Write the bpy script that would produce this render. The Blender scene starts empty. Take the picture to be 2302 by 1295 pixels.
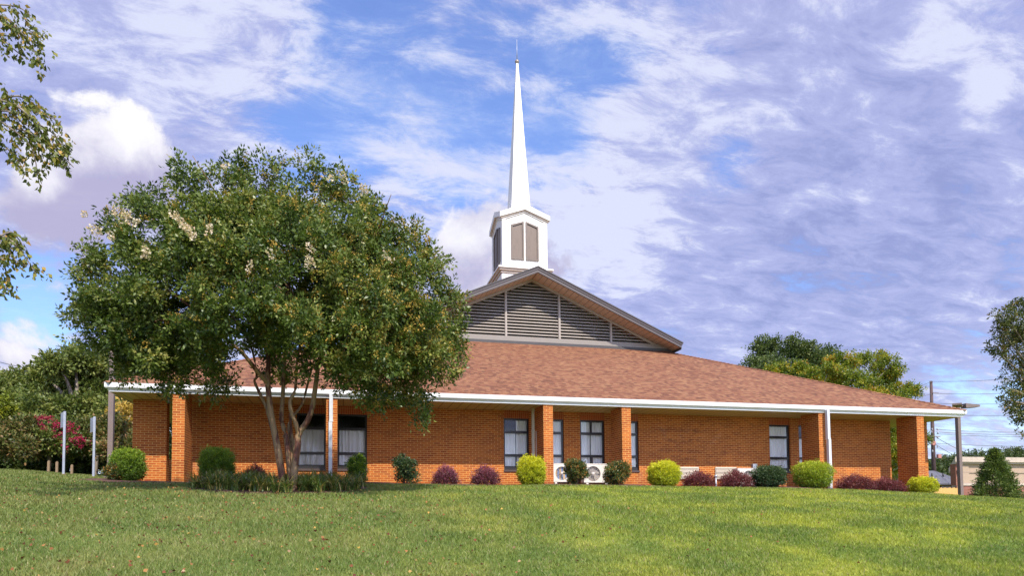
import bpy, math, random
import numpy as np
from mathutils import Matrix, Vector

random.seed(11)
RNG = np.random.default_rng(11)
S = bpy.context.scene
COL = S.collection
rad = math.radians

# ------------------------------------------------------------------ camera
F_PX, PW, PH, PPY = 1524.55, 2302.0, 1295.0, 1076.52
YAW, TILT, ROLL = rad(14.0366), rad(2.7066), rad(-0.5500)
EYE = Vector((0, 0, 1.6))
fwd = Vector((math.sin(YAW) * math.cos(TILT), math.cos(YAW) * math.cos(TILT), math.sin(TILT)))
rgt = Vector((math.cos(YAW), -math.sin(YAW), 0))
up0 = rgt.cross(fwd)
cr, sr = math.cos(ROLL), math.sin(ROLL)
RGT = cr * rgt + sr * up0
UPV = -sr * rgt + cr * up0
cam_d = bpy.data.cameras.new('camera')
cam = bpy.data.objects.new('camera', cam_d)
COL.objects.link(cam)
cam_d.sensor_width = 36
cam_d.lens = F_PX / PW * 36
cam_d.shift_y = (PPY - PH / 2) / PW
cam_d.clip_end = 3000
M = Matrix((RGT, UPV, -fwd)).transposed().to_4x4()
M.translation = EYE
cam.matrix_world = M
S.camera = cam


def ray(x, y):
    return (x - PW / 2) * RGT + (PPY - y) * UPV + F_PX * fwd


def at(x, y, Y):
    """point of the place at distance Y north of the camera that the photo shows at pixel x, y"""
    d = ray(x, y)
    return EYE + d * (Y / d.y)


# ------------------------------------------------------------------ light and view
SUN_EL, SUN_AZ = rad(48.5), rad(8.5)
to_sun = Vector((math.sin(SUN_AZ) * math.cos(SUN_EL), -math.cos(SUN_AZ) * math.cos(SUN_EL), math.sin(SUN_EL)))
sd = bpy.data.lights.new('sun', 'SUN')
sd.energy = 3.8
sd.angle = rad(0.6)
sd.color = (1.0, 0.93, 0.82)
so = bpy.data.objects.new('sun', sd)
COL.objects.link(so)
so.rotation_euler = to_sun.to_track_quat('Z', 'Y').to_euler()
so.location = (20, -20, 40)
S.view_settings.view_transform = 'Standard'
S.view_settings.look = 'None'
S.view_settings.gamma = 1
S.view_settings.exposure = 0.76
S.view_settings.use_curve_mapping = False


class NT:
    """small helper for node trees"""
    def __init__(s, tree):
        s.t = tree
        tree.nodes.clear()

    def n(s, kind, **kw):
        nd = s.t.nodes.new(kind)
        for k, v in kw.items():
            if k.startswith('i_'):
                key = k[2:].replace('_', ' ')
                nd.inputs[key].default_value = v
            else:
                setattr(nd, k, v)
        return nd

    def l(s, a, b):
        s.t.links.new(a, b)

    def val(s, x, sock):
        if hasattr(x, 'is_output'):
            s.l(x, sock)
        else:
            sock.default_value = x

    def math(s, op, a, b=0.0, c=0.0, clamp=False):
        nd = s.n('ShaderNodeMath', operation=op, use_clamp=clamp)
        s.val(a, nd.inputs[0])
        s.val(b, nd.inputs[1])
        s.val(c, nd.inputs[2])
        return nd.outputs[0]

    def smooth(s, x, lo, hi):
        nd = s.n('ShaderNodeMapRange', interpolation_type='SMOOTHSTEP')
        s.val(x, nd.inputs['Value'])
        nd.inputs['From Min'].default_value = lo
        nd.inputs['From Max'].default_value = hi
        return nd.outputs[0]

    def mix(s, f, a, b, mode='MIX'):
        nd = s.n('ShaderNodeMix', data_type='RGBA', blend_type=mode)
        s.val(f, nd.inputs[0])
        for x, k in ((a, 6), (b, 7)):
            if isinstance(x, tuple) and len(x) == 3:
                x = (*x, 1)
            s.val(x, nd.inputs[k])
        return nd.outputs[2]

    def noise(s, vec, scale, detail=4, rough=.55, dist=0.0, out='Fac'):
        nd = s.n('ShaderNodeTexNoise')
        if vec is not None:
            s.l(vec, nd.inputs['Vector'])
        nd.inputs['Scale'].default_value = scale
        nd.inputs['Detail'].default_value = detail
        nd.inputs['Roughness'].default_value = rough
        nd.inputs['Distortion'].default_value = dist
        return nd.outputs[out]

    def ramp(s, f, stops):
        nd = s.n('ShaderNodeValToRGB')
        s.val(f, nd.inputs[0])
        e = nd.color_ramp.elements
        while len(e) < len(stops):
            e.new(0.5)
        for i, (p, c) in enumerate(stops):
            e[i].position = p
            e[i].color = (*c, 1)
        return nd.outputs[0]


# ------------------------------------------------------------------ sky
world = bpy.data.worlds.new('World')
S.world = world
world.use_nodes = True
w = NT(world.node_tree)
sky = w.n('ShaderNodeTexSky', sky_type='NISHITA', sun_disc=False, sun_elevation=SUN_EL,
          sun_rotation=math.pi - SUN_AZ, air_density=1.0, dust_density=0.6, ozone_density=2.2, altitude=200)
tc = w.n('ShaderNodeTexCoord')
dirv = tc.outputs['Generated']
sep = w.n('ShaderNodeSeparateXYZ')
w.l(dirv, sep.inputs[0])
zz = w.math('ADD', w.math('MAXIMUM', sep.outputs[2], 0.0), 0.22)
comb = w.n('ShaderNodeCombineXYZ')
w.l(w.math('DIVIDE', sep.outputs[0], zz), comb.inputs[0])
w.l(w.math('DIVIDE', sep.outputs[1], zz), comb.inputs[1])
lay = comb.outputs[0]


def lobe(x, y, px_r):
    """a soft round patch of the sky dome, towards a direction, with an angular radius"""
    d = ray(x, y).normalized()
    nd = w.n('ShaderNodeVectorMath', operation='DOT_PRODUCT')
    w.l(dirv, nd.inputs[0])
    nd.inputs[1].default_value = d
    ang = px_r / F_PX * F_PX ** 2 / (F_PX ** 2 + (x - PW / 2) ** 2 + (y - PPY) ** 2) ** 1.0 * 1.2
    k = 1.0 / max(1e-4, ang * ang)
    return w.math('EXPONENT', w.math('MULTIPLY', w.math('SUBTRACT', nd.outputs['Value'], 1.0), 2 * k))


def total(items):
    acc = 0.0
    for wt, a in items:
        acc = w.math('MULTIPLY_ADD', a, wt, acc)
    return acc


mp = w.n('ShaderNodeMapping')
w.l(lay, mp.inputs[0])
mp.inputs['Rotation'].default_value = (0, 0, rad(24))
mp.inputs['Scale'].default_value = (1.0, 1.9, 1)
streak = w.noise(mp.outputs[0], 1.9, 9, .64, .5)
puff = w.noise(dirv, 7.5, 9, .60, .25)
fine = w.noise(mp.outputs[0], 6.5, 9, .68, .35)
band = w.noise(mp.outputs[0], 2.3, 5, .55, 1.0)
base = w.math('ADD', w.math('MULTIPLY', streak, .95), w.math('MULTIPLY', fine, .65))
cover = w.math('ADD', base, total([
    (-.15, lobe(1000, 120, 230)), (-.15, lobe(1290, 150, 150)), (-.24, lobe(1640, 345, 100)), (-.12, lobe(680, 250, 150)),
    (-.14, lobe(1290, 290, 90)), (-.12, lobe(720, 30, 220)), (-.12, lobe(740, 330, 90)), (-.10, lobe(860, 210, 120)),
    (.14, lobe(2050, 420, 420)), (.12, lobe(1950, 100, 300)), (.08, lobe(600, 120, 120)), (.08, lobe(1450, 250, 120)), (.16, lobe(180, 200, 330)), (.16, lobe(1560, 620, 260)),
    (.14, lobe(950, 300, 110)), (.18, lobe(1350, 500, 130)), (-.10, lobe(2240, 900, 130)), (-.24, lobe(60, 700, 70)), (-.16, lobe(120, 765, 50))]))
m_thin = w.smooth(cover, .60, .86)
cum = w.math('ADD', puff, total([
    (.36, lobe(300, 360, 120)), (.34, lobe(120, 450, 130)), (.30, lobe(60, 790, 130)), (.34, lobe(1040, 580, 130)),
    (.32, lobe(1210, 600, 110)), (.03, lobe(1500, 650, 130)), (.03, lobe(1480, 715, 130)), (.14, lobe(2180, 1010, 110)), (.20, lobe(240, 490, 150)), (.14, lobe(480, 470, 160))]))
m_cum = w.smooth(cum, .70, .80)
bright = w.math('ADD', w.math('ADD', w.math('MULTIPLY', fine, .80), w.math('MULTIPLY', streak, .30)), total([
    (.20, lobe(1350, 495, 110)), (.18, lobe(960, 310, 120)), (.12, lobe(1080, 420, 140)), (.18, lobe(2220, 190, 80)), (.14, lobe(2150, 30, 120)), (.10, lobe(1400, 150, 160)),
    (.08, lobe(300, 120, 250)), (-.045, lobe(2050, 520, 330)), (-.04, lobe(1800, 650, 260)), (.05, lobe(700, 120, 200)), (.05, lobe(1300, 420, 200))]))
m_dark = w.smooth(bright, .36, .58)
m_bright = w.smooth(bright, .54, .70)
low = w.math('ADD', puff, total([(.24, lobe(310, 330, 90)), (.26, lobe(90, 415, 60)), (-.28, lobe(110, 520, 110)), (-.22, lobe(330, 450, 90)), (-.2, lobe(230, 500, 90)),
                                 (.2, lobe(960, 490, 60)), (-.06, lobe(1230, 600, 100)), (.14, lobe(60, 770, 60))]))
m_low = w.smooth(low, .36, .74)
SKY_K = .14
hsv = w.n('ShaderNodeHueSaturation', i_Saturation=1.22, i_Value=1.25, i_Hue=.512)
w.l(sky.outputs[0], hsv.inputs['Color'])
thin_col = w.mix(m_bright, w.mix(m_dark, (1.36, 1.52, 2.80), (1.98, 2.14, 3.50)), (3.25, 3.38, 4.2))
cum_col = w.mix(m_low, (2.1, 2.0, 2.95), (4.5, 4.45, 4.6))
c1 = w.mix(w.math('MULTIPLY_ADD', m_thin, .72, .23), hsv.outputs[0], thin_col)
c2 = w.mix(w.math('MULTIPLY', m_cum, .93), c1, cum_col)
south_dot = w.n('ShaderNodeVectorMath', operation='DOT_PRODUCT')
w.l(dirv, south_dot.inputs[0])
south_dot.inputs[1].default_value = Vector((.12, -.92, .40)).normalized()
south_fill = w.math('MULTIPLY_ADD', w.smooth(south_dot.outputs['Value'], .15, .95), 1.1, 1.0)  # added brightening of the sky behind the camera, fills the shaded front
bg = w.n('ShaderNodeBackground', i_Strength=SKY_K)
vm = w.n('ShaderNodeVectorMath', operation='SCALE')
w.l(c2, vm.inputs[0])
w.l(south_fill, vm.inputs['Scale'])
w.l(vm.outputs[0], bg.inputs['Color'])
wo = w.n('ShaderNodeOutputWorld')
w.l(bg.outputs[0], wo.inputs[0])

# ------------------------------------------------------------------ object helpers


def tag(o, label=None, cat=None, group=None, kind=None):
    for k, v in (('label', label), ('category', cat), ('group', group), ('kind', kind)):
        if v:
            o[k] = v
    return o


def empty(name, loc, label, cat, group=None):
    o = bpy.data.objects.new(name, None)
    COL.objects.link(o)
    o.location = loc
    o.empty_display_size = .3
    return tag(o, label, cat, group)


def wloc(o):
    p = Vector(o.location)
    q = o.parent
    while q is not None:
        p += q.location
        q = q.parent
    return p


def link_mesh(name, me, parent=None, loc=(0, 0, 0)):
    o = bpy.data.objects.new(name, me)
    COL.objects.link(o)
    if parent is not None:
        o.parent = parent
    else:
        o.location = loc
    return o


class MB:
    """collects shapes given in metres of the place; build() links them as ONE mesh object"""
    def __init__(s, uvo=(0, 0, 0)):
        s.v, s.f, s.uv, s.mi, s.sm = [], [], [], [], []
        s.uvo = uvo
        s.cur = 0
        s.smooth = False

    def face(s, pts, uv=None):
        i = len(s.v)
        pts = [Vector(p) for p in pts]
        s.v += pts
        s.f.append(tuple(range(i, i + len(pts))))
        if uv is None:
            n = (pts[1] - pts[0]).cross(pts[2] - pts[0])
            a = [abs(n.x), abs(n.y), abs(n.z)]
            o = s.uvo
            if a[2] >= a[0] and a[2] >= a[1]:
                uv = [(p.x - o[0], p.y - o[1]) for p in pts]
            elif a[1] >= a[0]:
                uv = [(p.x - o[0], p.z - o[2]) for p in pts]
            else:
                uv = [(p.y - o[1], p.z - o[2]) for p in pts]
        s.uv += uv
        s.mi.append(s.cur)
        s.sm.append(s.smooth)

    def box(s, x0, x1, y0, y1, z0, z1):
        c = [(x0, y0, z0), (x1, y0, z0), (x1, y1, z0), (x0, y1, z0), (x0, y0, z1), (x1, y0, z1), (x1, y1, z1), (x0, y1, z1)]
        for q in ((0, 3, 2, 1), (4, 5, 6, 7), (0, 1, 5, 4), (1, 2, 6, 5), (2, 3, 7, 6), (3, 0, 4, 7)):
            s.face([c[k] for k in q])

    def prism(s, prof, a, b):
        """polygon prof (list of 3-d points) swept by vector from a to b offsets"""
        a, b = Vector(a), Vector(b)
        p0 = [Vector(p) + a for p in prof]
        p1 = [Vector(p) + b for p in prof]
        s.face(p0)
        s.face(p1[::-1])
        n = len(prof)
        for k in range(n):
            s.face([p0[k], p1[k], p1[(k + 1) % n], p0[(k + 1) % n]])

    def tube(s, pts, rs, n=8, caps=True):
        pts = [Vector(p) for p in pts]
        rings = []
        ref = Vector((0, 0, 1))
        for k, p in enumerate(pts):
            d = (pts[min(k + 1, len(pts) - 1)] - pts[max(k - 1, 0)]).normalized()
            a = ref if abs(d.dot(ref)) < .95 else Vector((0, 1, 0))
            u = d.cross(a).normalized()
            v = d.cross(u)
            r = rs[k] if hasattr(rs, '__len__') else rs
            rings.append([p + r * (math.cos(t) * u + math.sin(t) * v) for t in [2 * math.pi * j / n for j in range(n)]])
        sm, s.smooth = s.smooth, True
        L = 0
        for k in range(len(rings) - 1):
            L2 = L + (pts[k + 1] - pts[k]).length
            for j in range(n):
                s.face([rings[k][j], rings[k][(j + 1) % n], rings[k + 1][(j + 1) % n], rings[k + 1][j]],
                       [(j / n, L), ((j + 1) / n, L), ((j + 1) / n, L2), (j / n, L2)])
            L = L2
        s.smooth = sm
        if caps:
            s.face(rings[0])
            s.face(rings[-1][::-1])

    def lathe(s, c, prof, n=16, axis='z'):
        """prof: list of (radius, height)"""
        c = Vector(c)
        ring = []
        for r, h in prof:
            row = []
            for j in range(n):
                t = 2 * math.pi * j / n
                if axis == 'z':
                    row.append(c + Vector((r * math.cos(t), r * math.sin(t), h)))
                else:
                    row.append(c + Vector((r * math.cos(t), h, r * math.sin(t))))
            ring.append(row)
        sm, s.smooth = s.smooth, True
        for k in range(len(ring) - 1):
            for j in range(n):
                s.face([ring[k][j], ring[k][(j + 1) % n], ring[k + 1][(j + 1) % n], ring[k + 1][j]])
        s.smooth = sm

    def build(s, name, mats, parent=None, loc=(0, 0, 0), bevel=0):
        base = wloc(parent) if parent is not None else Vector(loc)
        me = bpy.data.meshes.new(name)
        me.from_pydata([tuple(p - base) for p in s.v], [], s.f)
        uvl = me.uv_layers.new(name='UVMap')
        uvl.data.foreach_set('uv', [c for q in s.uv for c in q])
        if not isinstance(mats, (list, tuple)):
            mats = [mats]
        for m in mats:
            me.materials.append(m)
        me.polygons.foreach_set('material_index', s.mi)
        me.polygons.foreach_set('use_smooth', s.sm)
        if any(s.sm) or bevel:
            import bmesh
            bm = bmesh.new()
            bm.from_mesh(me)
            bmesh.ops.remove_doubles(bm, verts=bm.verts, dist=1e-5)
            bmesh.ops.recalc_face_normals(bm, faces=bm.faces)
            bm.to_mesh(me)
            bm.free()
        me.update()
        o = link_mesh(name, me, parent, base if parent is None else (0, 0, 0))
        if bevel:
            md = o.modifiers.new('bevel', 'BEVEL')
            md.width = bevel
            md.segments = 2
            md.limit_method = 'ANGLE'
        return o


# ------------------------------------------------------------------ materials


def mat(name):
    m = bpy.data.materials.new(name)
    m.use_nodes = True
    t = NT(m.node_tree)
    out = t.n('ShaderNodeOutputMaterial')
    p = t.n('ShaderNodeBsdfPrincipled')
    t.l(p.outputs[0], out.inputs[0])
    return m, t, p, out


def plain(name, col, rough=.5, metal=0.0, var=.12, vscale=3.0, bump=0.0, bscale=40):
    m, t, p, out = mat(name)
    c = t.n('ShaderNodeTexCoord').outputs['Object']
    nz = t.noise(c, vscale, 6, .6)
    d = tuple(x * (1 - var) for x in col)
    u = tuple(min(1, x * (1 + var)) for x in col)
    t.l(t.ramp(nz, [(.3, d), (.7, u)]), p.inputs['Base Color'])
    p.inputs['Roughness'].default_value = rough
    p.inputs['Metallic'].default_value = metal
    if bump:
        b = t.n('ShaderNodeBump', i_Strength=bump, i_Distance=.01)
        t.l(t.noise(c, bscale, 4), b.inputs['Height'])
        t.l(b.outputs[0], p.inputs['Normal'])
    return m


def brick_mat(name, c1, c2, mortar, bw=.213, rh=.0675, ms=.0075, off=.5, soldier=False):
    m, t, p, out = mat(name)
    uv = t.n('ShaderNodeUVMap', uv_map='UVMap').outputs[0]
    br = t.n('ShaderNodeTexBrick', offset=off, squash=1.0)
    t.l(uv, br.inputs['Vector'])
    br.inputs['Scale'].default_value = 1
    br.inputs['Mortar Size'].default_value = ms
    br.inputs['Mortar Smooth'].default_value = .15
    br.inputs['Brick Width'].default_value = bw
    br.inputs['Row Height'].default_value = rh
    br.inputs['Bias'].default_value = -.1
    br.inputs['Color1'].default_value = (*c1, 1)
    br.inputs['Color2'].default_value = (*c2, 1)
    br.inputs['Mortar'].default_value = (*mortar, 1)
    n1 = t.noise(uv, 1.3, 5, .6)
    n2 = t.noise(uv, 60, 3, .6)
    col = t.mix(t.math('MULTIPLY', t.smooth(n1, .35, .75), .35), br.outputs['Color'], t.mix(1, br.outputs['Color'], (.62, .58, .6), 'MULTIPLY'))
    col = t.mix(t.math('MULTIPLY', n2, .4), col, t.mix(1, col, (.72, .7, .72), 'MULTIPLY'))
    # faint efflorescence and grime in ragged patches
    n3 = t.noise(uv, .55, 6, .7, .4)
    n4 = t.noise(uv, .8, 6, .65)
    sz = t.n('ShaderNodeSeparateXYZ')
    t.l(t.n('ShaderNodeNewGeometry').outputs['Position'], sz.inputs[0])
    # ghost marks left on the brick where old fittings were taken down
    marks = 0.0
    n5 = t.noise(uv, 9, 4, .7)
    for xa, xb, zc in ((10.76, 12.6, 4.41), (11.13, 12.87, 4.03), (10.8, 12.54, 3.69), (13.15, 14.53, 3.62), (11.6, 12.39, 3.36)):
        mx_ = t.math('MULTIPLY', t.smooth(sz.outputs[0], xa, xa + .15), t.smooth(sz.outputs[0], xb, xb - .15))
        mz_ = t.smooth(t.math('ABSOLUTE', t.math('SUBTRACT', sz.outputs[2], zc)), .09, .03)
        marks = t.math('MAXIMUM', marks, t.math('MULTIPLY', mx_, mz_))
    col = t.mix(t.math('MULTIPLY', t.math('MULTIPLY', marks, t.smooth(n5, .42, .56)), .45), col, (.14, .045, .022))
    damp = t.smooth(t.math('ADD', sz.outputs[2], t.math('MULTIPLY', n4, -.55)), 2.45, 2.02)
    col = t.mix(t.math('MULTIPLY', damp, .45), col, (.20, .045, .014))
    col = t.mix(t.math('MULTIPLY', t.smooth(n3, .58, .74), .22), col, (.50, .33, .22))
    t.l(col, p.inputs['Base Color'])
    p.inputs['Roughness'].default_value = .82
    p.inputs['Specular IOR Level'].default_value = .3
    b = t.n('ShaderNodeBump', i_Strength=.6, i_Distance=.006)
    t.l(t.math('ADD', t.math('SUBTRACT', 1.0, br.outputs['Fac']), t.math('MULTIPLY', n2, .35)), b.inputs['Height'])
    t.l(b.outputs[0], p.inputs['Normal'])
    return m


BRICK = brick_mat('orange_brick', (.48, .128, .019), (.28, .058, .012), (.66, .36, .11))
SOLDIER = brick_mat('soldier_brick', (.42, .085, .02), (.32, .06, .015), (.50, .23, .08), bw=.0675, rh=.19, ms=.0075, off=0)
BRICK_FAR = brick_mat('dull_red_brick', (.28, .09, .055), (.22, .07, .045), (.36, .25, .2))


def shingle_mat():
    m, t, p, out = mat('brown_red_shingles')
    uv = t.n('ShaderNodeUVMap', uv_map='UVMap').outputs[0]
    sx = t.n('ShaderNodeSeparateXYZ')
    t.l(uv, sx.inputs[0])
    row = t.math('FLOOR', t.math('DIVIDE', sx.outputs[1], .145))
    wn0 = t.n('ShaderNodeTexWhiteNoise', noise_dimensions='1D')
    t.l(row, wn0.inputs['W'])

    def cells(width, seed):
        cx = t.math('FLOOR', t.math('ADD', t.math('DIVIDE', sx.outputs[0], width), t.math('MULTIPLY', wn0.outputs['Value'], 17.0 + seed)))
        cb = t.n('ShaderNodeCombineXYZ')
        t.l(cx, cb.inputs[0])
        t.l(row, cb.inputs[1])
        cb.inputs[2].default_value = seed
        wn = t.n('ShaderNodeTexWhiteNoise', noise_dimensions='3D')
        t.l(cb.outputs[0], wn.inputs['Vector'])
        return wn.outputs['Value']
    n1 = t.noise(uv, .5, 4, .6)
    n2 = t.noise(uv, 90, 3, .7)
    tone = t.math('ADD', t.math('MULTIPLY', cells(.13, 1.0), .72), t.math('MULTIPLY', cells(.34, 2.0), .28))
    col = t.ramp(tone, [(.12, (.142, .060, .035)), (.30, (.196, .083, .045)), (.48, (.236, .101, .053)), (.66, (.265, .119, .061)), (.84, (.306, .155, .078))])
    fr_ = t.math('FRACT', t.math('DIVIDE', sx.outputs[1], .145))
    lap = t.math('LESS_THAN', fr_, .13)
    fac = lap
    col = t.mix(t.math('MULTIPLY', lap, .6), col, (.06, .03, .024))
    col = t.mix(t.math('MULTIPLY', n2, .45), col, t.mix(1, col, (.6, .58, .6), 'MULTIPLY'))
    col = t.mix(t.math('MULTIPLY', t.smooth(n1, .4, .7), .25), col, t.mix(1, col, (.84, .72, .66), 'MULTIPLY'))
    t.l(col, p.inputs['Base Color'])
    p.inputs['Roughness'].default_value = .9
    p.inputs['Specular IOR Level'].default_value = .25
    # each course laps the one below: a saw-tooth height up the slope
    saw = t.math('FRACT', t.math('DIVIDE', sx.outputs[1], .145))
    b = t.n('ShaderNodeBump', i_Strength=.9, i_Distance=.02)
    t.l(t.math('ADD', t.math('MULTIPLY', saw, -1.0), t.math('ADD', t.math('MULTIPLY', fac, -.4), t.math('MULTIPLY', n2, .4))), b.inputs['Height'])
    t.l(b.outputs[0], p.inputs['Normal'])
    return m


SHINGLE = shingle_mat()


def stripes(name, c1, c2, period, axis, rough=.6, width=.12):
    """boards or panels: a thin groove of colour c2 every period metres"""
    m, t, p, out = mat(name)
    uv = t.n('ShaderNodeUVMap', uv_map='UVMap').outputs[0]
    sx = t.n('ShaderNodeSeparateXYZ')
    t.l(uv, sx.inputs[0])
    fr = t.math('FRACT', t.math('DIVIDE', sx.outputs[axis], period))
    g = t.math('LESS_THAN', fr, width)
    nz = t.noise(uv, 2.5, 5, .6)
    a = t.mix(nz, tuple(x * .85 for x in c1), tuple(min(1, x * 1.12) for x in c1))
    t.l(t.mix(g, a, c2), p.inputs['Base Color'])
    p.inputs['Roughness'].default_value = rough
    b = t.n('ShaderNodeBump', i_Strength=.7, i_Distance=.008)
    t.l(t.math('SUBTRACT', 1.0, g), b.inputs['Height'])
    t.l(b.outputs[0], p.inputs['Normal'])
    return m


def weathered(name, col, dirt, amount=.35, scale=2.0, rough=.45):
    m, t, p, out = mat(name)
    c = t.n('ShaderNodeTexCoord').outputs['Object']
    mp = t.n('ShaderNodeMapping')
    t.l(c, mp.inputs[0])
    mp.inputs['Scale'].default_value = (1, 1, .25)
    a = t.smooth(t.noise(mp.outputs[0], scale * 2.2, 7, .68), .48, .72)
    t.l(t.mix(t.math('MULTIPLY', a, amount), col, dirt), p.inputs['Base Color'])
    p.inputs['Roughness'].default_value = rough
    return m


WHITE = weathered('white_painted_metal', (.74, .74, .74), (.55, .53, .47), .3, 1.4)
STEEPLE = weathered('white_steeple_panel', (.74, .70, .655), (.44, .37, .30), .42, 1.8)
SPOUT = weathered('aged_white_downspout', (.56, .57, .58), (.34, .34, .36), .55, 2.5)
BEIGE_PIPE = plain('beige_pipe', (.62, .57, .42), .5)
SOFFIT = stripes('beige_vented_soffit', (.56, .46, .20), (.30, .23, .10), .30, 0)
GABLE_SOFFIT = stripes('tan_gable_soffit', (.50, .37, .28), (.27, .20, .15), .26, 1)
FASCIA = weathered('grey_brown_fascia', (.085, .068, .064), (.055, .045, .042), .4, 2)
LOUVER = weathered('grey_taupe_louvre', (.34, .295, .25), (.22, .19, .16), .4, 1.5)
TRIM = weathered('beige_trim', (.22, .19, .16), (.25, .22, .19), .4, 1.5)
DARK = plain('dark_flashing', (.05, .045, .045), .6)
BLACK = plain('dark_bronze_frame', (.018, .014, .013), .35)
SILL = plain('dark_brown_sill', (.07, .045, .038), .5)
STEEPLE_TRIM = weathered('shaded_stained_moulding', (.52, .42, .33), (.34, .26, .20), .5, 2)  # brown tint holds the mouldings' underside shadow along with their dirt
BROWN = weathered('brown_belfry_screen', (.155, .112, .082), (.11, .08, .06), .6, 4)
BROWN_FR = plain('taupe_belfry_frame', (.14, .105, .083), .5)
METAL = plain('grey_galvanised', (.34, .36, .40), .45, .4)
POLE = plain('brown_painted_pole', (.16, .118, .10), .55)
CREAM = weathered('cream_enamel', (.62, .58, .51), (.5, .45, .38), .25, 2)
VENT = stripes('beige_vent_slats', (.60, .52, .42), (.34, .28, .22), .035, 1, .5, .25)
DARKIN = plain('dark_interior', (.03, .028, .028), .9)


def curtain_mat():
    m, t, p, out = mat('grey_white_curtain')
    t.l(t.mix(t.noise(t.n('ShaderNodeTexCoord').outputs['Object'], 3, 4), (.88, .87, .85), (.94, .93, .91)), p.inputs['Base Color'])
    p.inputs['Roughness'].default_value = .9
    return m


CURTAIN = curtain_mat()


def glass_mat():
    m, t, p, out = mat('window_glass')
    tr = t.n('ShaderNodeBsdfTransparent')
    tr.inputs[0].default_value = (.985, .985, .98, 1)
    gl = t.n('ShaderNodeBsdfGlossy', i_Roughness=.03)
    fr = t.n('ShaderNodeFresnel', i_IOR=1.5)
    mx = t.n('ShaderNodeMixShader')
    t.l(t.math('ADD', t.math('MULTIPLY', fr.outputs[0], .9), .02), mx.inputs[0])
    t.l(tr.outputs[0], mx.inputs[1])
    t.l(gl.outputs[0], mx.inputs[2])
    t.l(mx.outputs[0], out.inputs[0])
    return m


GLASS = glass_mat()


def leaf_mat(name, stops, rough=.42, trans=.25, spec=.5):
    m, t, p, out = mat(name)
    at_ = t.n('ShaderNodeAttribute', attribute_name='shade')
    col = t.ramp(at_.outputs['Fac'], stops)
    t.l(col, p.inputs['Base Color'])
    p.inputs['Roughness'].default_value = rough
    p.inputs['Specular IOR Level'].default_value = spec
    tr = t.n('ShaderNodeBsdfTranslucent')
    t.l(t.mix(1, col, (1.25, 1.35, .7), 'MULTIPLY'), tr.inputs[0])
    mx = t.n('ShaderNodeMixShader')
    mx.inputs[0].default_value = trans
    t.l(p.outputs[0], mx.inputs[1])
    t.l(tr.outputs[0], mx.inputs[2])
    t.l(mx.outputs[0], out.inputs[0])
    return m


def bark_mat(name, a, b, c, scale=5.0):
    m, t, p, out = mat(name)
    co = t.n('ShaderNodeTexCoord').outputs['Object']
    mp = t.n('ShaderNodeMapping')
    t.l(co, mp.inputs[0])
    mp.inputs['Scale'].default_value = (1, 1, .28)
    n = t.noise(mp.outputs[0], scale, 5, .6, .6)
    t.l(t.ramp(n, [(.36, a), (.455, b), (.50, c), (.66, c), (.74, b)]), p.inputs['Base Color'])
    p.inputs['Roughness'].default_value = .7
    bb = t.n('ShaderNodeBump', i_Strength=.5, i_Distance=.02)
    t.l(n, bb.inputs['Height'])
    t.l(bb.outputs[0], p.inputs['Normal'])
    return m


BARK = bark_mat('grey_brown_bark', (.07, .05, .035), (.16, .12, .09), (.22, .18, .14), 6)
MYRTLE_BARK = bark_mat('peeling_tan_and_rust_bark', (.055, .013, .007), (.115, .040, .018), (.225, .140, .068), 6)
TWIG = plain('brown_twig', (.12, .075, .05), .8)

# ------------------------------------------------------------------ foliage


def quads(name, V, shade, m, parent=None, loc=None, nper=4):
    """V: (n, nper, 3) points of the place; one face per row"""
    n = len(V)
    base = wloc(parent) if parent is not None else Vector(loc or (0, 0, 0))
    me = bpy.data.meshes.new(name)
    me.vertices.add(n * nper)
    me.vertices.foreach_set('co', (V.reshape(-1, 3) - np.array(base)).astype(np.float32).ravel())
    me.loops.add(n * nper)
    me.loops.foreach_set('vertex_index', np.arange(n * nper, dtype=np.int32))
    me.polygons.add(n)
    me.polygons.foreach_set('loop_start', np.arange(0, n * nper, nper, dtype=np.int32))
    a = me.attributes.new('shade', 'FLOAT', 'FACE')
    a.data.foreach_set('value', np.clip(shade, 0, 1).astype(np.float32))
    me.materials.append(m)
    me.update()
    me.validate()
    return link_mesh(name, me, parent, base if parent is None else (0, 0, 0))


def unit(a):
    return a / np.maximum(1e-9, np.linalg.norm(a, axis=-1, keepdims=True))


def leaf_faces(P, D, L, wr, rng, fold=.25):
    """diamond leaves at points P along D, of length L and width ratio wr"""
    n = len(P)
    D = unit(D)
    R = unit(rng.normal(size=(n, 3)))
    side = unit(np.cross(D, R))
    nor = np.cross(side, D)
    L = np.asarray(L).reshape(-1, 1) * np.ones((n, 1))
    Wd = L * wr * .5
    mid = P + D * L * .45
    up = nor * Wd * fold * 2
    return np.stack([P, mid + side * Wd + up, P + D * L, mid - side * Wd + up], 1)


def sprays(C, N, k, length, leaf, wr, rng, spread=.9, droop=0.0):
    """k leaves round a twig of given length at each centre C heading N; returns faces and spray index"""
    n = len(C)
    ax = unit(N + rng.normal(size=(n, 3)) * .45 + np.array([0, 0, -droop]))
    tt = rng.uniform(0, 1, (n, k, 1))
    side = unit(rng.normal(size=(n, k, 3)))
    P = C[:, None, :] + ax[:, None, :] * (tt - .4) * length + side * length * .16
    D = unit(ax[:, None, :] * .7 + side * spread + np.array([0, 0, -droop]))
    Ls = leaf * rng.uniform(.6, 1.2, (n, k))
    V = leaf_faces(P.reshape(-1, 3), D.reshape(-1, 3), Ls.reshape(-1), wr, rng)
    return V, np.repeat(np.arange(n), k)


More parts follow.
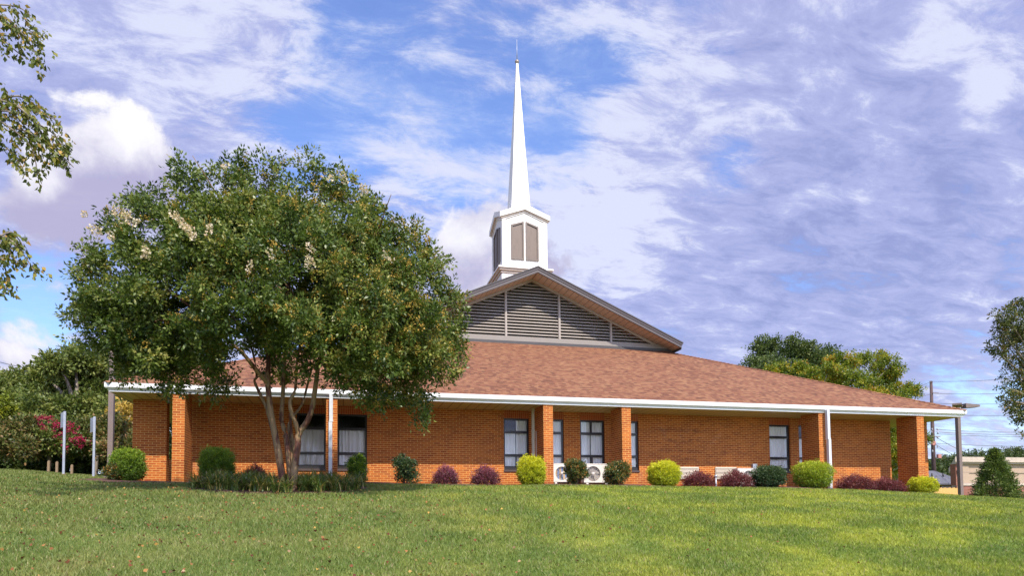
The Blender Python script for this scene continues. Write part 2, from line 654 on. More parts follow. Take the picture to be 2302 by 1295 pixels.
def blob_points(B, n, rng, lo=.62, hi=1.05, upbias=.15):
    B = np.asarray(B, float)
    if B.shape[1] == 4:
        B = np.concatenate([B, B[:, 3:], B[:, 3:]], 1)
    wt = (B[:, 3] * B[:, 4] + B[:, 4] * B[:, 5] + B[:, 3] * B[:, 5])
    i = rng.choice(len(B), n, p=wt / wt.sum())
    d = unit(rng.normal(size=(n, 3)) + np.array([0, 0, upbias]))
    r = lo + (hi - lo) * rng.uniform(0, 1, (n, 1)) ** .6
    wob = 1 + .16 * np.sin(d[:, :1] * 7 + i[:, None] * 1.7) * np.cos(d[:, 2:] * 6 + i[:, None])
    C = B[i, :3] + d * B[i, 3:6] * r * wob
    return C, d, i


def foliage(name, B, n, k, length, leaf, wr, m, rng, parent=None, loc=None, lo=.6, hi=1.05, droop=0.0, upbias=.15, vary=.5):
    C, d, bi = blob_points(B, n, rng, lo, hi, upbias)
    V, si = sprays(C, d, k, length, leaf, wr, rng, droop=droop)
    tone = rng.uniform(0, 1, len(B))[bi]
    sh = .5 + (rng.uniform(-.5, .5, n) * .5 + (tone - .5) * vary)[si] + rng.uniform(-.22, .22, len(si))
    return quads(name, V, sh, m, parent, loc)


# ------------------------------------------------------------------ ground


def zb_np(X):
    return np.interp(X, [-60, -20, -11, -8.5, -5.5, 6.2, 9, 13.4, 16.4, 19.6, 22.6, 24.8, 30, 60],
                     [3.2, 3.1, 2.85, 2.66, 2.45, 2.37, 2.35, 2.29, 2.22, 2.05, 1.90, 1.72, 1.35, .6])


def ground_np(X, Y):
    X, Y = np.asarray(X, float), np.asarray(Y, float)
    t = np.clip(20 - Y, 0, None)
    tq = np.minimum(t, 22)
    z = zb_np(X) - .062 * t - .0036 * tq * tq
    back = np.clip(Y - 20, 0, 30)
    z = z + np.where(X < -4, np.clip((-4 - X) / 3, 0, 1) * .042 * np.minimum(back, 14), 0)
    z = z - np.where(X > 18, np.clip((X - 18) / 5, 0, 1) * .05 * back, 0)
    z = z + .02 * np.sin(X * .9 + 1) * np.sin(Y * .7) + .012 * np.sin(X * 2.3) * np.cos(Y * 1.9 + .5)
    return z


def gz(x, y):
    return float(ground_np(x, y))


def grass_color(t, vec):
    """turf colours by place: olive and leaf-strewn to the west, fresh yellow-green patches to the east"""
    sx = t.n('ShaderNodeSeparateXYZ')
    t.l(vec, sx.inputs[0])
    east = t.smooth(t.math('ADD', sx.outputs[0], t.math('MULTIPLY', t.noise(vec, .35, 3), 6.0)), 1.0, 11.0)
    n1 = t.noise(vec, .75, 5, .62, .3)
    n2 = t.noise(vec, 3.2, 4, .6)
    n3 = t.noise(vec, 8.0, 3, .65)
    west_c = t.ramp(n1, [(.30, (.124, .178, .038)), (.5, (.172, .215, .052)), (.70, (.225, .235, .074))])
    east_c = t.ramp(n1, [(.34, (.122, .190, .026)), (.5, (.212, .268, .032)), (.64, (.36, .385, .040))])
    c = t.mix(east, west_c, east_c)
    run = t.math('SINE', t.math('ADD', t.math('MULTIPLY_ADD', sx.outputs[0], 1.25, t.math('MULTIPLY', sx.outputs[1], 3.6)), t.math('MULTIPLY', n1, 1.2)))
    c = t.mix(t.math('MULTIPLY', t.smooth(run, -.5, .8), .16), c, t.mix(1, c, (.66, .76, .68), 'MULTIPLY'))
    c = t.mix(t.math('MULTIPLY', t.smooth(n3, .52, .72), t.math('MULTIPLY_ADD', east, .50, .08)), c, (.40, .43, .070))
    c = t.mix(t.math('MULTIPLY', t.smooth(n3, .50, .30), .35), c, t.mix(1, c, (.62, .74, .62), 'MULTIPLY'))
    return t.mix(t.math('MULTIPLY', t.smooth(n2, .35, .7), .45), c, t.mix(1, c, (.62, .74, .6), 'MULTIPLY'))


def lawn_mat():
    m, t, p, out = mat('lawn_turf')
    g = t.n('ShaderNodeNewGeometry').outputs['Position']
    c = grass_color(t, g)
    n = t.noise(g, 26, 4, .7)
    t.l(t.mix(t.smooth(n, .35, .7), t.mix(1, c, (.55, .6, .5), 'MULTIPLY'), c), p.inputs['Base Color'])
    p.inputs['Roughness'].default_value = .9
    p.inputs['Specular IOR Level'].default_value = .15
    b = t.n('ShaderNodeBump', i_Strength=.8, i_Distance=.04)
    t.l(n, b.inputs['Height'])
    t.l(b.outputs[0], p.inputs['Normal'])
    return m


def blade_mat():
    m, t, p, out = mat('grass_blades')
    g = t.n('ShaderNodeNewGeometry').outputs['Position']
    c = grass_color(t, g)
    a = t.n('ShaderNodeAttribute', attribute_name='shade').outputs['Fac']
    c = t.mix(a, t.mix(1, c, (.7, .8, .6), 'MULTIPLY'), t.mix(1, c, (1.5, 1.32, 1.2), 'MULTIPLY'))
    straw = t.math('GREATER_THAN', a, .93)
    c = t.mix(straw, c, (.30, .25, .11))
    t.l(c, p.inputs['Base Color'])
    p.inputs['Roughness'].default_value = .55
    tr = t.n('ShaderNodeBsdfTranslucent')
    t.l(c, tr.inputs[0])
    mx = t.n('ShaderNodeMixShader')
    mx.inputs[0].default_value = .3
    t.l(p.outputs[0], mx.inputs[1])
    t.l(tr.outputs[0], mx.inputs[2])
    t.l(mx.outputs[0], out.inputs[0])
    return m


def make_ground():
    xs = np.concatenate([np.linspace(-900, -70, 10), np.linspace(-60, -14, 24), np.linspace(-13, 32, 91), np.linspace(34, 80, 24), np.linspace(95, 1000, 10)])
    ys = np.concatenate([np.linspace(-120, -6, 8), np.linspace(-5, 26, 78), np.linspace(27.5, 70, 24), np.linspace(85, 1500, 12)])
    X, Y = np.meshgrid(xs, ys)
    Z = ground_np(X, Y)
    V = np.stack([X, Y, Z], -1).reshape(-1, 3)
    nx = len(xs)
    f = [(j * nx + i, j * nx + i + 1, (j + 1) * nx + i + 1, (j + 1) * nx + i) for j in range(len(ys) - 1) for i in range(nx - 1)]
    me = bpy.data.meshes.new('lawn')
    me.from_pydata(V.tolist(), [], f)
    me.polygons.foreach_set('use_smooth', [True] * len(f))
    me.materials.append(lawn_mat())
    tag(link_mesh('lawn', me), kind='structure')


make_ground()

# planting beds: mulch sheets laid a little above the turf


def mulch_mat():
    m, t, p, out = mat('red_brown_mulch')
    g = t.n('ShaderNodeNewGeometry').outputs['Position']
    n = t.noise(g, 30, 4, .7)
    v = t.n('ShaderNodeTexVoronoi', feature='F1')
    t.l(g, v.inputs['Vector'])
    v.inputs['Scale'].default_value = 32
    t.l(t.ramp(t.math('MULTIPLY_ADD', n, .6, t.math('MULTIPLY', v.outputs['Distance'], .5)),
               [(.25, (.03, .014, .010)), (.5, (.10, .042, .028)), (.75, (.17, .085, .06))]), p.inputs['Base Color'])
    p.inputs['Roughness'].default_value = .95
    b = t.n('ShaderNodeBump', i_Strength=1.0, i_Distance=.05)
    t.l(n, b.inputs['Height'])
    t.l(b.outputs[0], p.inputs['Normal'])
    return m


MULCH = mulch_mat()


def bed_front(x):
    """southern edge of the planting along the wall"""
    return 18.95 + .10 * math.sin(x * 1.3) + .05 * math.sin(x * 3.7)


def in_tree_bed(X, Y):
    return ((X + 1.40) / 2.0) ** 2 + ((Y - 16.9) / 2.4) ** 2 < 1


def make_beds():
    f, v = [], []
    xs = np.linspace(-6.4, 22.2, 190)
    rows = 22
    for x in xs:
        y0 = bed_front(x)
        for j in range(rows):
            y = y0 + (22.6 - y0) * j / (rows - 1)
            v.append((x, y, gz(x, y) + (.004 if j == 0 else .03)))
    for i in range(len(xs) - 1):
        for j in range(rows - 1):
            f.append((i * rows + j, (i + 1) * rows + j, (i + 1) * rows + j + 1, i * rows + j + 1))
    me = bpy.data.meshes.new('mulch_bed')
    me.from_pydata(v, [], f)
    me.materials.append(MULCH)
    tag(link_mesh('mulch_bed', me), kind='structure')
    v, f = [], []
    n, rr = 72, 10
    for k in range(rr):
        for j in range(n):
            a = 2 * math.pi * j / n
            r = (k / (rr - 1)) * (1 + .03 * math.sin(5 * a) + .02 * math.sin(11 * a))
            x, y = -1.40 + 2.0 * r * math.cos(a), 16.9 + 2.4 * r * math.sin(a)
            v.append((x, y, gz(x, y) + (.005 if k == rr - 1 else .042)))
    for k in range(rr - 1):
        for j in range(n):
            f.append((k * n + j, k * n + (j + 1) % n, (k + 1) * n + (j + 1) % n, (k + 1) * n + j))
    me = bpy.data.meshes.new('tree_bed')
    me.from_pydata(v, [], f)
    me.materials.append(MULCH)
    tag(link_mesh('tree_bed', me), kind='structure')


make_beds()


def make_grass():
    rng = np.random.default_rng(5)
    P = []
    # density falls with distance from the path where the visitor stands, as blades grow too fine to count
    for y0 in np.arange(3.6, 32, .4):
        ym = y0 + .2
        dens = 3400 * (7 / max(ym, 6.5)) ** 1.55
        xa, xb = -.47 * ym - 3.4, 1.34 * ym + 3.4
        n = int(dens * (xb - xa) * .4)
        P.append(np.stack([rng.uniform(xa, xb, n), rng.uniform(y0, y0 + .4, n)], 1))
    P = np.concatenate(P)
    X, Y = P[:, 0], P[:, 1]
    bf = 18.95 + .10 * np.sin(X * 1.3) + .05 * np.sin(X * 3.7)
    keep = ~((Y > bf) & (X > -6.4) & (X < 22.2)) & ~in_tree_bed(X, Y)
    patch = .5 + .5 * np.sin(X * 1.1 + 2 * np.sin(Y * .6)) * np.sin(Y * 1.3 + np.sin(X * .8))
    keep &= rng.uniform(0, 1, len(X)) < .72 + .28 * patch
    X, Y, patch = X[keep], Y[keep], patch[keep]
    n = len(X)
    Z = ground_np(X, Y)
    far = np.clip(Y / 8, 1, 3.2)
    h = rng.uniform(.018, .050, n) * (.85 + .3 * patch) * np.clip(far, 1, 1.35)
    wd = rng.uniform(.0035, .0065, n) * far
    a = rng.uniform(0, 2 * np.pi, n)
    lean = rng.uniform(.15, 1.1, n) * h
    b = rng.uniform(0, 2 * np.pi, n)
    dx, dy = np.cos(a) * wd, np.sin(a) * wd
    p0 = np.stack([X - dx, Y - dy, Z - .004], 1)
    p1 = np.stack([X + dx, Y + dy, Z - .004], 1)
    p2 = np.stack([X + np.cos(b) * lean, Y + np.sin(b) * lean, Z + h], 1)
    o = quads('grass', np.stack([p0, p1, p2], 1), rng.uniform(0, 1, n), blade_mat(), nper=3)
    tag(o, 'short mown lawn grass in front of the brick building', 'grass', kind='stuff')
    # fallen leaves, mostly below the birch at the western side
    m = 1700
    X = np.concatenate([rng.normal(-2.2, 2.6, m), rng.uniform(-6, 18, 260)])
    Y = np.concatenate([rng.uniform(5.5, 18.5, m), rng.uniform(6, 18, 260)])
    k = ~in_tree_bed(X, Y) & (X > -.5 * Y - 1)
    X, Y = X[k], Y[k]
    C = np.stack([X, Y, ground_np(X, Y) + rng.uniform(.04, .06, len(X))], 1)
    D = rng.normal(size=(len(X), 3)) * np.array([1, 1, .3])
    V = leaf_faces(C, D, rng.uniform(.022, .052, len(X)), .75, rng, .35)
    lm = leaf_mat('fallen_leaf', [(0, (.10, .035, .018)), (.4, (.19, .07, .03)), (.7, (.30, .13, .05)), (.9, (.42, .27, .06)), (1, (.42, .28, .17))], .7, .1, .2)
    o = quads('fallen_leaves', V, rng.uniform(0, 1, len(X)), lm)
    tag(o, 'dry brown and yellow leaves scattered over the lawn', 'fallen leaves', kind='stuff')


make_grass()

# ------------------------------------------------------------------ church building
XL, XR = -6.25, 22.58            # eaves
YF, YBK = 20.28, 49.1
XC = (XL + XR) / 2
ZE = 5.18
PF, PS = .455, .464              # front and side pitch
W = 21.95                        # front wall plane
BX0, BX1 = -4.50, 20.70          # brick body
SOF = 4.96
church = empty('church_building', (XC, 20.4, 2.3), 'long orange brick church with shingled hip roof, louvred gable and white steeple', 'church')

WINS = [(-1.39, -.52), (-.16, .75), (5.22, 6.10), (6.46, 7.33), (7.92, 8.82), (9.20, 10.09), (15.32, 16.21), (16.58, 17.45)]
HEAD, SILLZ = 4.70, 2.94


def build_walls():
    b = MB()
    t = .24
    xs = [BX0]
    for a, c in WINS:
        xs += [a, c]
    xs.append(BX1)
    for k in range(0, len(xs), 2):
        b.box(xs[k], xs[k + 1], W, W + t, 1.9, 5.0)
    for a, c in WINS:
        b.box(a, c, W, W + t, 1.9, SILLZ)
    # sides and back
    b.box(BX0, BX0 + t, W + t, YBK - 1.7, 1.9, 5.0)
    b.box(BX1 - t, BX1, W + t, YBK - 1.7, 1.9, 5.0)
    b.box(BX0, BX1, YBK - 1.7, YBK - 1.46, 1.9, 5.0)
    b.build('wall', BRICK, church)
    for a, c in WINS:
        s = MB((0, 0, HEAD))
        s.box(a, c, W + .012, W + t - .01, HEAD, 5.0)
        s.build('soldier_course', SOLDIER, church)
    for xa, xb, zt_ in ((BX0 - .01, 5.2, 2.47), (10.2, 15.3, 2.44), (17.5, BX1 + .01, 2.40)):
        r = MB((0, 0, 2.26))
        r.box(xa, xb, W - .022, W - .002, 1.9, zt_)
        r.build('base_course', SOLDIER, church)
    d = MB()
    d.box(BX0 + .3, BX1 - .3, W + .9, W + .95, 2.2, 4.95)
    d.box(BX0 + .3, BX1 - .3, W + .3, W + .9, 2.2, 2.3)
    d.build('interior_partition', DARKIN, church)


build_walls()


def build_window(x0, x1, kind):
    """dark bronze frame: transom light, tall middle light and low light"""
    H = HEAD - SILLZ
    y0, y1 = W + .07, W + .15
    fr = MB()
    side = .055
    fr.box(x0, x0 + side, y0, y1, SILLZ, HEAD)
    fr.box(x1 - side, x1, y0, y1, SILLZ, HEAD)
    lv = [1.0, .967, .76, .715, .315, .268, .085, 0.0]
    z = [SILLZ + H * q for q in lv]
    fr.box(x0 + side, x1 - side, y0, y1, z[1], z[0])
    fr.box(x0 + side, x1 - side, y0 - .012, y1, z[3], z[2])
    fr.box(x0 + side, x1 - side, y0 - .012, y1, z[5], z[4])
    fr.box(x0 + side, x1 - side, y0, y1, z[7], z[6])
    xm = (x0 + x1) / 2
    if kind in ('split', 'half'):
        fr.box(xm - .02, xm + .02, y0, y1, z[6], z[5])
    if kind == 'split':
        fr.box(xm - .025, xm + .01, y0 + .01, y1, z[2], z[1])
    win = fr.build('window', BLACK, church)
    g = MB()
    for a, c in ((z[2], z[1]), (z[4], z[3]), (z[6], z[5])):
        g.face([(x0 + side, y0 + .035, a), (x1 - side, y0 + .035, a), (x1 - side, y0 + .035, c), (x0 + side, y0 + .035, c)])
    g.build('pane', GLASS, win)
    s = MB()
    s.box(x0 - .01, x1 + .01, W - .035, W + .07, SILLZ - .045, SILLZ + .02)
    s.build('sill', SILL, win)
    # pleated curtain hung just behind the glass
    c = MB()
    c.smooth = True
    top = z[3] + .03 if kind == 'dark' else z[1]
    n = 90
    ph = random.uniform(0, 6)
    fq = random.uniform(42, 60)
    xa, xb = x0 + .02, x1 - .02
    pts = []
    for i in range(n + 1):
        x = xa + (xb - xa) * i / n
        d = .016 * math.sin(x * fq + ph + 1.6 * math.sin(x * 9 + ph)) + .008 * math.sin(x * 23 + ph)
        pts.append((x, W + .178 + d))
    cut = None
    if kind == 'split':
        cut = (.46, .50)
    if kind == 'half':
        cut = (.49, .53)
    for i in range(n):
        u = i / n
        if cut and cut[0] < u < cut[1]:
            continue
        tp = top
        if kind == 'half' and u < .5:
            tp = z[3] + .02
        (xa_, ya), (xb_, yb) = pts[i], pts[i + 1]
        c.face([(xa_, ya, SILLZ + .03), (xb_, yb, SILLZ + .03), (xb_, yb, tp), (xa_, ya, tp)])
    c.build('curtain', CURTAIN, win)


for (a, c), kd in zip(WINS, ('dark', 'dark', 'half', 'full', 'split', 'full', 'full', 'dark')):
    build_window(a, c, kd)

PIERS = [-4.58, -.47, 6.14, 8.80, 16.23, 20.41]
for x in PIERS:
    b = MB((x, 20.4, 0))
    b.box(x, x + .315, 20.40, 21.34, 1.8, SOF - .003)
    b.build('pier', BRICK, church)
for y in (21.79, 29.5, 37.5, 45.3):
    for xa in (-5.95, 21.37):
        b = MB((xa, y, 0))
        b.box(xa, xa + .91, y, y + .315, 1.6, SOF - .003)
        b.build('pier', BRICK, church)
b = MB()
b.box(-6.15, -5.5, 24.6, 24.9, 2.2, 3.42)
b.build('low_wall', BRICK, church)


def ring(mb, prof, closed=False):
    """profile of (inset from the eave, height) run round the four eaves with mitred corners"""
    def loop(o, z):
        return [Vector((XL + o, YF + o, z)), Vector((XR - o, YF + o, z)), Vector((XR - o, YBK - o, z)), Vector((XL + o, YBK - o, z))]
    P = [loop(*q) for q in prof]
    n = len(P)
    for k in range(n if closed else n - 1):
        A, B = P[k], P[(k + 1) % n]
        for j in range(4):
            mb.face([A[j], A[(j + 1) % 4], B[(j + 1) % 4], B[j]])


g = MB()
ring(g, [(.14, 5.15), (.02, 5.165), (.0, 5.175), (-.006, 5.165), (0, 5.155), (0, 5.055), (.012, 5.035), (.055, 5.012), (.075, 4.985), (.085, 4.975), (.085, 4.94), (.105, 4.94), (.105, 5.05)])
g.build('gutter', WHITE, church)
s = MB()
ring(s, [(.107, SOF), (1.85, SOF), (1.85, SOF + .02), (.107, SOF + .02)], True)
s.build('soffit', SOFFIT, church)


def build_roof():
    r = MB()
    gy = 28.65                                  # louvred gable wall
    gy2 = YF + YBK - gy
    o = .015                                    # eave edge of the shingles
    z0 = ZE

    def zf(y):
        return z0 + PF * (y - YF - o)

    ins = (zf(gy) - z0) / PS                     # where the side slopes meet the top of the front slope
    xa, xb = XL + o + ins, XR - o - ins
    zt = zf(gy)
    k = math.sqrt(1 + PF * PF)
    ks = math.sqrt(1 + PS * PS)
    A, B = (XL + o, YF + o, z0), (XR - o, YF + o, z0)
    C, D = (xb, gy, zt), (xa, gy, zt)
    r.face([A, B, C, D], [(p[0], (p[1] - YF) * k) for p in (A, B, C, D)])
    A2, B2, C2, D2 = [(p[0], YF + YBK - p[1], p[2]) for p in (A, B, C, D)]
    r.face([B2, A2, D2, C2], [(p[0], (YBK - p[1]) * k) for p in (B2, A2, D2, C2)])
    zr = z0 + PS * (XC - XL - o)
    R0, R1 = (XC, gy, zr), (XC, gy2, zr)
    L = [A2, A, D, R0, R1, D2]
    r.face(L, [(p[1], (p[0] - XL) * ks) for p in L])
    Rr = [B, B2, C2, R1, R0, C]
    r.face(Rr, [(p[1] + .1, (XR - p[0]) * ks) for p in Rr])
    # drip edge of the lowest course
    for P, Q in ((A, B), (B, B2), (B2, A2), (A2, A)):
        r.face([(P[0], P[1], P[2] - .022), (Q[0], Q[1], Q[2] - .022), Q, P])
    # cap shingles lapped up each hip
    for P, Q in ((A, D), (B, C), (A2, D2), (B2, C2)):
        P, Q = Vector(P), Vector(Q)
        d = (Q - P)
        n = int(d.length / .17)
        dirn = d.normalized()
        side = dirn.cross(Vector((0, 0, 1))).normalized()
        nu = side.cross(dirn)
        for i in range(n):
            a = P + d * (i / n)
            c = P + d * ((i + 1.3) / n)
            a1 = a + nu * .034
            c1 = c + nu * .012
            for sg in (-1, 1):
                e = side * .14 * sg - Vector((0, 0, .055))
                f = [a1, a1 + e, c1 + e, c1] if sg > 0 else [a1, c1, c1 + e, a1 + e]
                r.face(f, [(i * .31, .02), (i * .31 + .12, .02), (i * .31 + .12, .13), (i * .31, .13)])
            e1, e2 = side * .14 - Vector((0, 0, .055)), -side * .14 - Vector((0, 0, .055))
            dn = -nu * .02
            r.face([a1 + e2, a1, a1 + dn, a1 + e2 + dn])
            r.face([a1, a1 + e1, a1 + e1 + dn, a1 + dn])
    r.build('roof', SHINGLE, church)

    # upper gable roof slab, overhanging the louvred wall
    gr = MB()
    y0, y1 = 27.63, YF + YBK - 27.63
    ax, az = XC, 12.16
    tx, tz = 6.82, 9.16                          # run to the tip, tip height
    sl = (az - tz) / tx
    th = .055
    for sg in (-1, 1):
        Pt = [(ax, y0, az), (ax + sg * tx, y0, tz), (ax + sg * tx, y1, tz), (ax, y1, az)]
        if sg < 0:
            Pt = Pt[::-1]
        gr.face(Pt, [(p[1], abs(p[0] - ax) * 1.09) for p in Pt])
        Pd = [(p[0], p[1], p[2] - th) for p in Pt][::-1]
        gr.face(Pd)
        gr.cur = 1
        gr.face([(ax, y0, az), (ax + sg * tx, y0, tz), (ax + sg * tx, y0, tz - th), (ax, y0, az - th)])
        gr.face([(ax + sg * tx, y0, tz), (ax + sg * tx, y1, tz), (ax + sg * tx, y1, tz - th), (ax + sg * tx, y0, tz - th)])
        gr.cur = 0
    gr.build('gable_roof', [SHINGLE, DARK], church)
    # stepped rake fascia and level return
    fa = MB()
    for (yo, za, zb, cut) in ((.03, .058, .14, 0), (.055, .142, .275, .03)):
        for ya, yb in ((y0 + yo, y0 + yo + .07), (y1 - yo - .07, y1 - yo)):
            for sg in (-1, 1):
                q = tx - .03 - cut
                prof = [(ax, 0, az - za), (ax + sg * q, 0, az - sl * q - za), (ax + sg * q, 0, az - sl * q - zb), (ax, 0, az - zb)]
                fa.prism(prof, (0, ya, 0), (0, yb, 0))
    for sg in (-1, 1):                           # side fascias of the slab
        xo = ax + sg * (tx - .05)
        fa.box(min(xo, xo + sg * .03), max(xo, xo + sg * .03), y0 + .14, y1 - .14, tz - .30, tz - .04)
    fa.build('rake_fascia', FASCIA, church)
    for ya, yb in ((y0 + .127, gy - .002), (gy2 + .002, y1 - .127)):
        so_ = MB()
        for sg in (-1, 1):
            q = tx - .09
            za = az - .25
            P = [(ax, ya, za), (ax + sg * q, ya, za - sl * q), (ax + sg * q, yb, za - sl * q), (ax, yb, za)]
            uv = [(p[1], abs(p[0] - ax) * 1.09) for p in P]
            so_.face(P if sg < 0 else P[::-1], uv if sg < 0 else uv[::-1])
        so_.build('gable_soffit', GABLE_SOFFIT, church)

    # louvred gable wall
    for face in (0, 1):
        yy = (lambda v: v) if face == 0 else (lambda v: YF + YBK - v)
        bz = zt + .02
        az2 = az - .256
        hw = (az2 - bz) / sl
        lo = MB()
        P = [(ax - hw, yy(gy + .22), bz - .3), (ax + hw, yy(gy + .22), bz - .3), (ax, yy(gy + .22), az2)]
        lo.cur = 1
        lo.face(P)
        lo.cur = 0
        z = bz + .30
        while z < az2 - .18:
            h = (az2 - .09 - z) / sl
            h = max(.1, h)
            prof = [(0, yy(gy + .005), z - .062), (0, yy(gy + .005), z - .042), (0, yy(gy + .10), z + .028), (0, yy(gy + .10), z + .008)]
            lo.prism(prof, (ax - h, 0, 0), (ax + h, 0, 0))
            z += .139
        louver = lo.build('gable_louver', [LOUVER, DARK], church)
        tr = MB()
        for mx in (-6.15, -3.68, -1.21, 1.26, 3.73, 6.2):
            h = az2 - sl * abs(mx) - .02
            if h < bz + .3:
                continue
            ya, yb = sorted((yy(gy - .03), yy(gy + .135)))
            tr.box(ax + mx - .045, ax + mx + .045, ya, yb, bz + .22, h - .08)
            ya, yb = sorted((yy(gy - .045), yy(gy - .031)))
            tr.box(ax + mx - .02, ax + mx + .02, ya, yb, bz + .22, h - .12)
        for sg in (-1, 1):
            prof = [(ax, 0, az2 + .012), (ax + sg * (hw + .05), 0, bz - .04), (ax + sg * (hw - .20), 0, bz - .04), (ax, 0, az2 - .11)]
            tr.prism(prof, (0, yy(gy - .036), 0), (0, yy(gy + .13), 0))
        tr.build('louver_frame', LOUVER, louver)
        sb = MB()
        ya, yb = sorted((yy(gy - .06), yy(gy + .14)))
        sb.box(ax - hw + .12, ax + hw - .12, ya, yb, bz + .12, bz + .26)
        ya, yb = sorted((yy(gy - .10), yy(gy + .14)))
        sb.box(ax - hw - .05, ax + hw + .05, ya, yb, bz + .047, bz + .12)
        sb.build('sill_trim', TRIM, louver)
        fl = MB()
        ya, yb = sorted((yy(gy - .13), yy(gy + .14)))
        fl.box(ax - hw - .1, ax + hw + .1, ya, yb, bz - .10, bz + .045)
        fl.build('flashing', DARK, louver)


build_roof()


def build_steeple():
    cx, cy = XC, 30.85
    h = 1.06
    pl = MB()
    pl.box(cx - 1.12, cx + 1.12, cy - 1.12, cy + 1.12, 10.6, 12.56)
    st = pl.build('steeple', STEEPLE, church)
    mo = MB()
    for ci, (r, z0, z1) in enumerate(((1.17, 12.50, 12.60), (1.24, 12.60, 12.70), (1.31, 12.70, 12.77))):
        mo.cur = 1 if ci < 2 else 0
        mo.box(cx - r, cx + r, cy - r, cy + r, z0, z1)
    # sloping weathering above the moulding
    a, b_ = 1.295, 1.075
    for k in range(4):
        sgn = [(-1, -1), (1, -1), (1, 1), (-1, 1)]
        p, q = sgn[k], sgn[(k + 1) % 4]
        mo.face([(cx + p[0] * a, cy + p[1] * a, 12.772), (cx + q[0] * a, cy + q[1] * a, 12.772), (cx + q[0] * b_, cy + q[1] * b_, 12.86), (cx + p[0] * b_, cy + p[1] * b_, 12.86)])
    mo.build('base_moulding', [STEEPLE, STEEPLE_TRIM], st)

    def chevron(mb, half, inset, zc, zp, bottom_c, bottom_p):
        """two crossing gabled blocks: edges at zc/bottom_c, middle at zp/bottom_p"""
        for ax_ in (0, 1):
            hw = half - inset
            dp = half
            pr = [(-hw, bottom_c), (0, bottom_p), (hw, bottom_c), (hw, zc), (0, zp), (-hw, zc)]
            if ax_ == 0:
                pts = [(cx + u, cy, v) for u, v in pr]
                # split in two convex halves
                for idx in ((0, 1, 4, 5), (1, 2, 3, 4)):
                    mb.prism([pts[i] for i in idx], (0, -dp, 0), (0, dp, 0))
            else:
                pts = [(cx, cy + u, v) for u, v in pr]
                for idx in ((0, 1, 4, 5), (1, 2, 3, 4)):
                    mb.prism([pts[i] for i in idx], (-dp, 0, 0), (dp, 0, 0))

    bd = MB()
    chevron(bd, h, .003, 15.22, 15.62, 12.80, 12.80)
    # corner boards
    for sx in (-1, 1):
        for sy in (-1, 1):
            for k in range(2):
                if k == 0:
                    xs = sorted((cx + sx * (h + .022), cx + sx * (h - .15)))
                    ys = sorted((cy + sy * (h + .022), cy + sy * (h - .02)))
                else:
                    xs = sorted((cx + sx * (h + .019), cx + sx * (h - .02)))
                    ys = sorted((cy + sy * (h - .021), cy + sy * (h - .15)))
                bd.box(xs[0], xs[1], ys[0], ys[1], 12.84, 15.12)
    bd.build('belfry', STEEPLE, st)
    def eave_band(mb, half, depth, zc, zp, bc, bp):
        """raked boards round the four gablets"""
        for k in range(4):
            e = half if k % 2 == 0 else half - depth
            q = 1 - e / half

            def pt(u, v, z):
                return [(cx + u, cy - v, z), (cx + v, cy + u, z), (cx - u, cy + v, z), (cx - v, cy - u, z)][k]
            zc_, bc_ = zc + (zp - zc) * q, bc + (bp - bc) * q
            for sg in (-1, 1):
                prof = [(0, bp), (sg * e, bc_), (sg * e, zc_), (0, zp)]
                f = [pt(u, half, z) for u, z in prof]
                g = [pt(u, half - depth, z) for u, z in prof]
                mb.face(f)
                mb.face(g[::-1])
                for i in range(4):
                    mb.face([f[i], g[i], g[(i + 1) % 4], f[(i + 1) % 4]])
    co = MB()
    eave_band(co, 1.195, .17, 15.33, 15.80, 15.10, 15.54)
    for k in range(4):
        def pr(u, v, z):
            return [(cx + u, cy - v, z), (cx + v, cy + u, z), (cx - u, cy + v, z), (cx - v, cy - u, z)][k]
        for sg in (-1, 1):
            co.face([pr(sg * 1.19, 1.19, 15.335), pr(0, 1.19, 15.805), pr(0, 0, 15.805)])
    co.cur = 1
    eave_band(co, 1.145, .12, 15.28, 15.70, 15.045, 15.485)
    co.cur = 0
    eave_band(co, 1.10, .08, 15.2, 15.6, 14.985, 15.425)
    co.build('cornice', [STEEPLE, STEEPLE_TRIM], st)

    # five-sided screened openings, two on each face
    def opening(face, s):
        x0, x1 = (.045, .66)
        zb, zi, zo = 13.18, 15.00, 14.80
        outer = [(s * x0, zb), (s * x1, zb), (s * x1, zo), (s * x0, zi)]
        i = .07
        inner = [(s * (x0 + i), zb + i), (s * (x1 - i), zb + i), (s * (x1 - i), zo - i * .9), (s * (x0 + i), zi - i * 1.25)]

        def place(u, d, z):
            if face == 0:
                return (cx + u, cy - h - d, z)
            if face == 1:
                return (cx - h - d, cy - u, z)
            if face == 2:
                return (cx + h + d, cy + u, z)
            return (cx - u, cy + h + d, z)
        fr = MB()
        for k in range(4):
            k2 = (k + 1) % 4
            o1, o2, i1, i2 = outer[k], outer[k2], inner[k], inner[k2]
            fr.face([place(o1[0], .05, o1[1]), place(o2[0], .05, o2[1]), place(i2[0], .05, i2[1]), place(i1[0], .05, i1[1])])
            fr.face([place(o1[0], .0, o1[1]), place(o2[0], .0, o2[1]), place(o2[0], .05, o2[1]), place(o1[0], .05, o1[1])])
            fr.face([place(i1[0], .05, i1[1]), place(i2[0], .05, i2[1]), place(i2[0], .006, i2[1]), place(i1[0], .006, i1[1])])
        fr.cur = 1
        fr.face([place(u, .006, z) for u, z in inner])
        fr.build('belfry_opening', [BROWN_FR, BROWN], st)

    for f in range(4):
        for s in (-1, 1):
            opening(f, s)
    sp = MB()
    r0, r1, z0, z1 = .475, .045, 15.6, 23.30
    q = [(-1, -1), (1, -1), (1, 1), (-1, 1)]
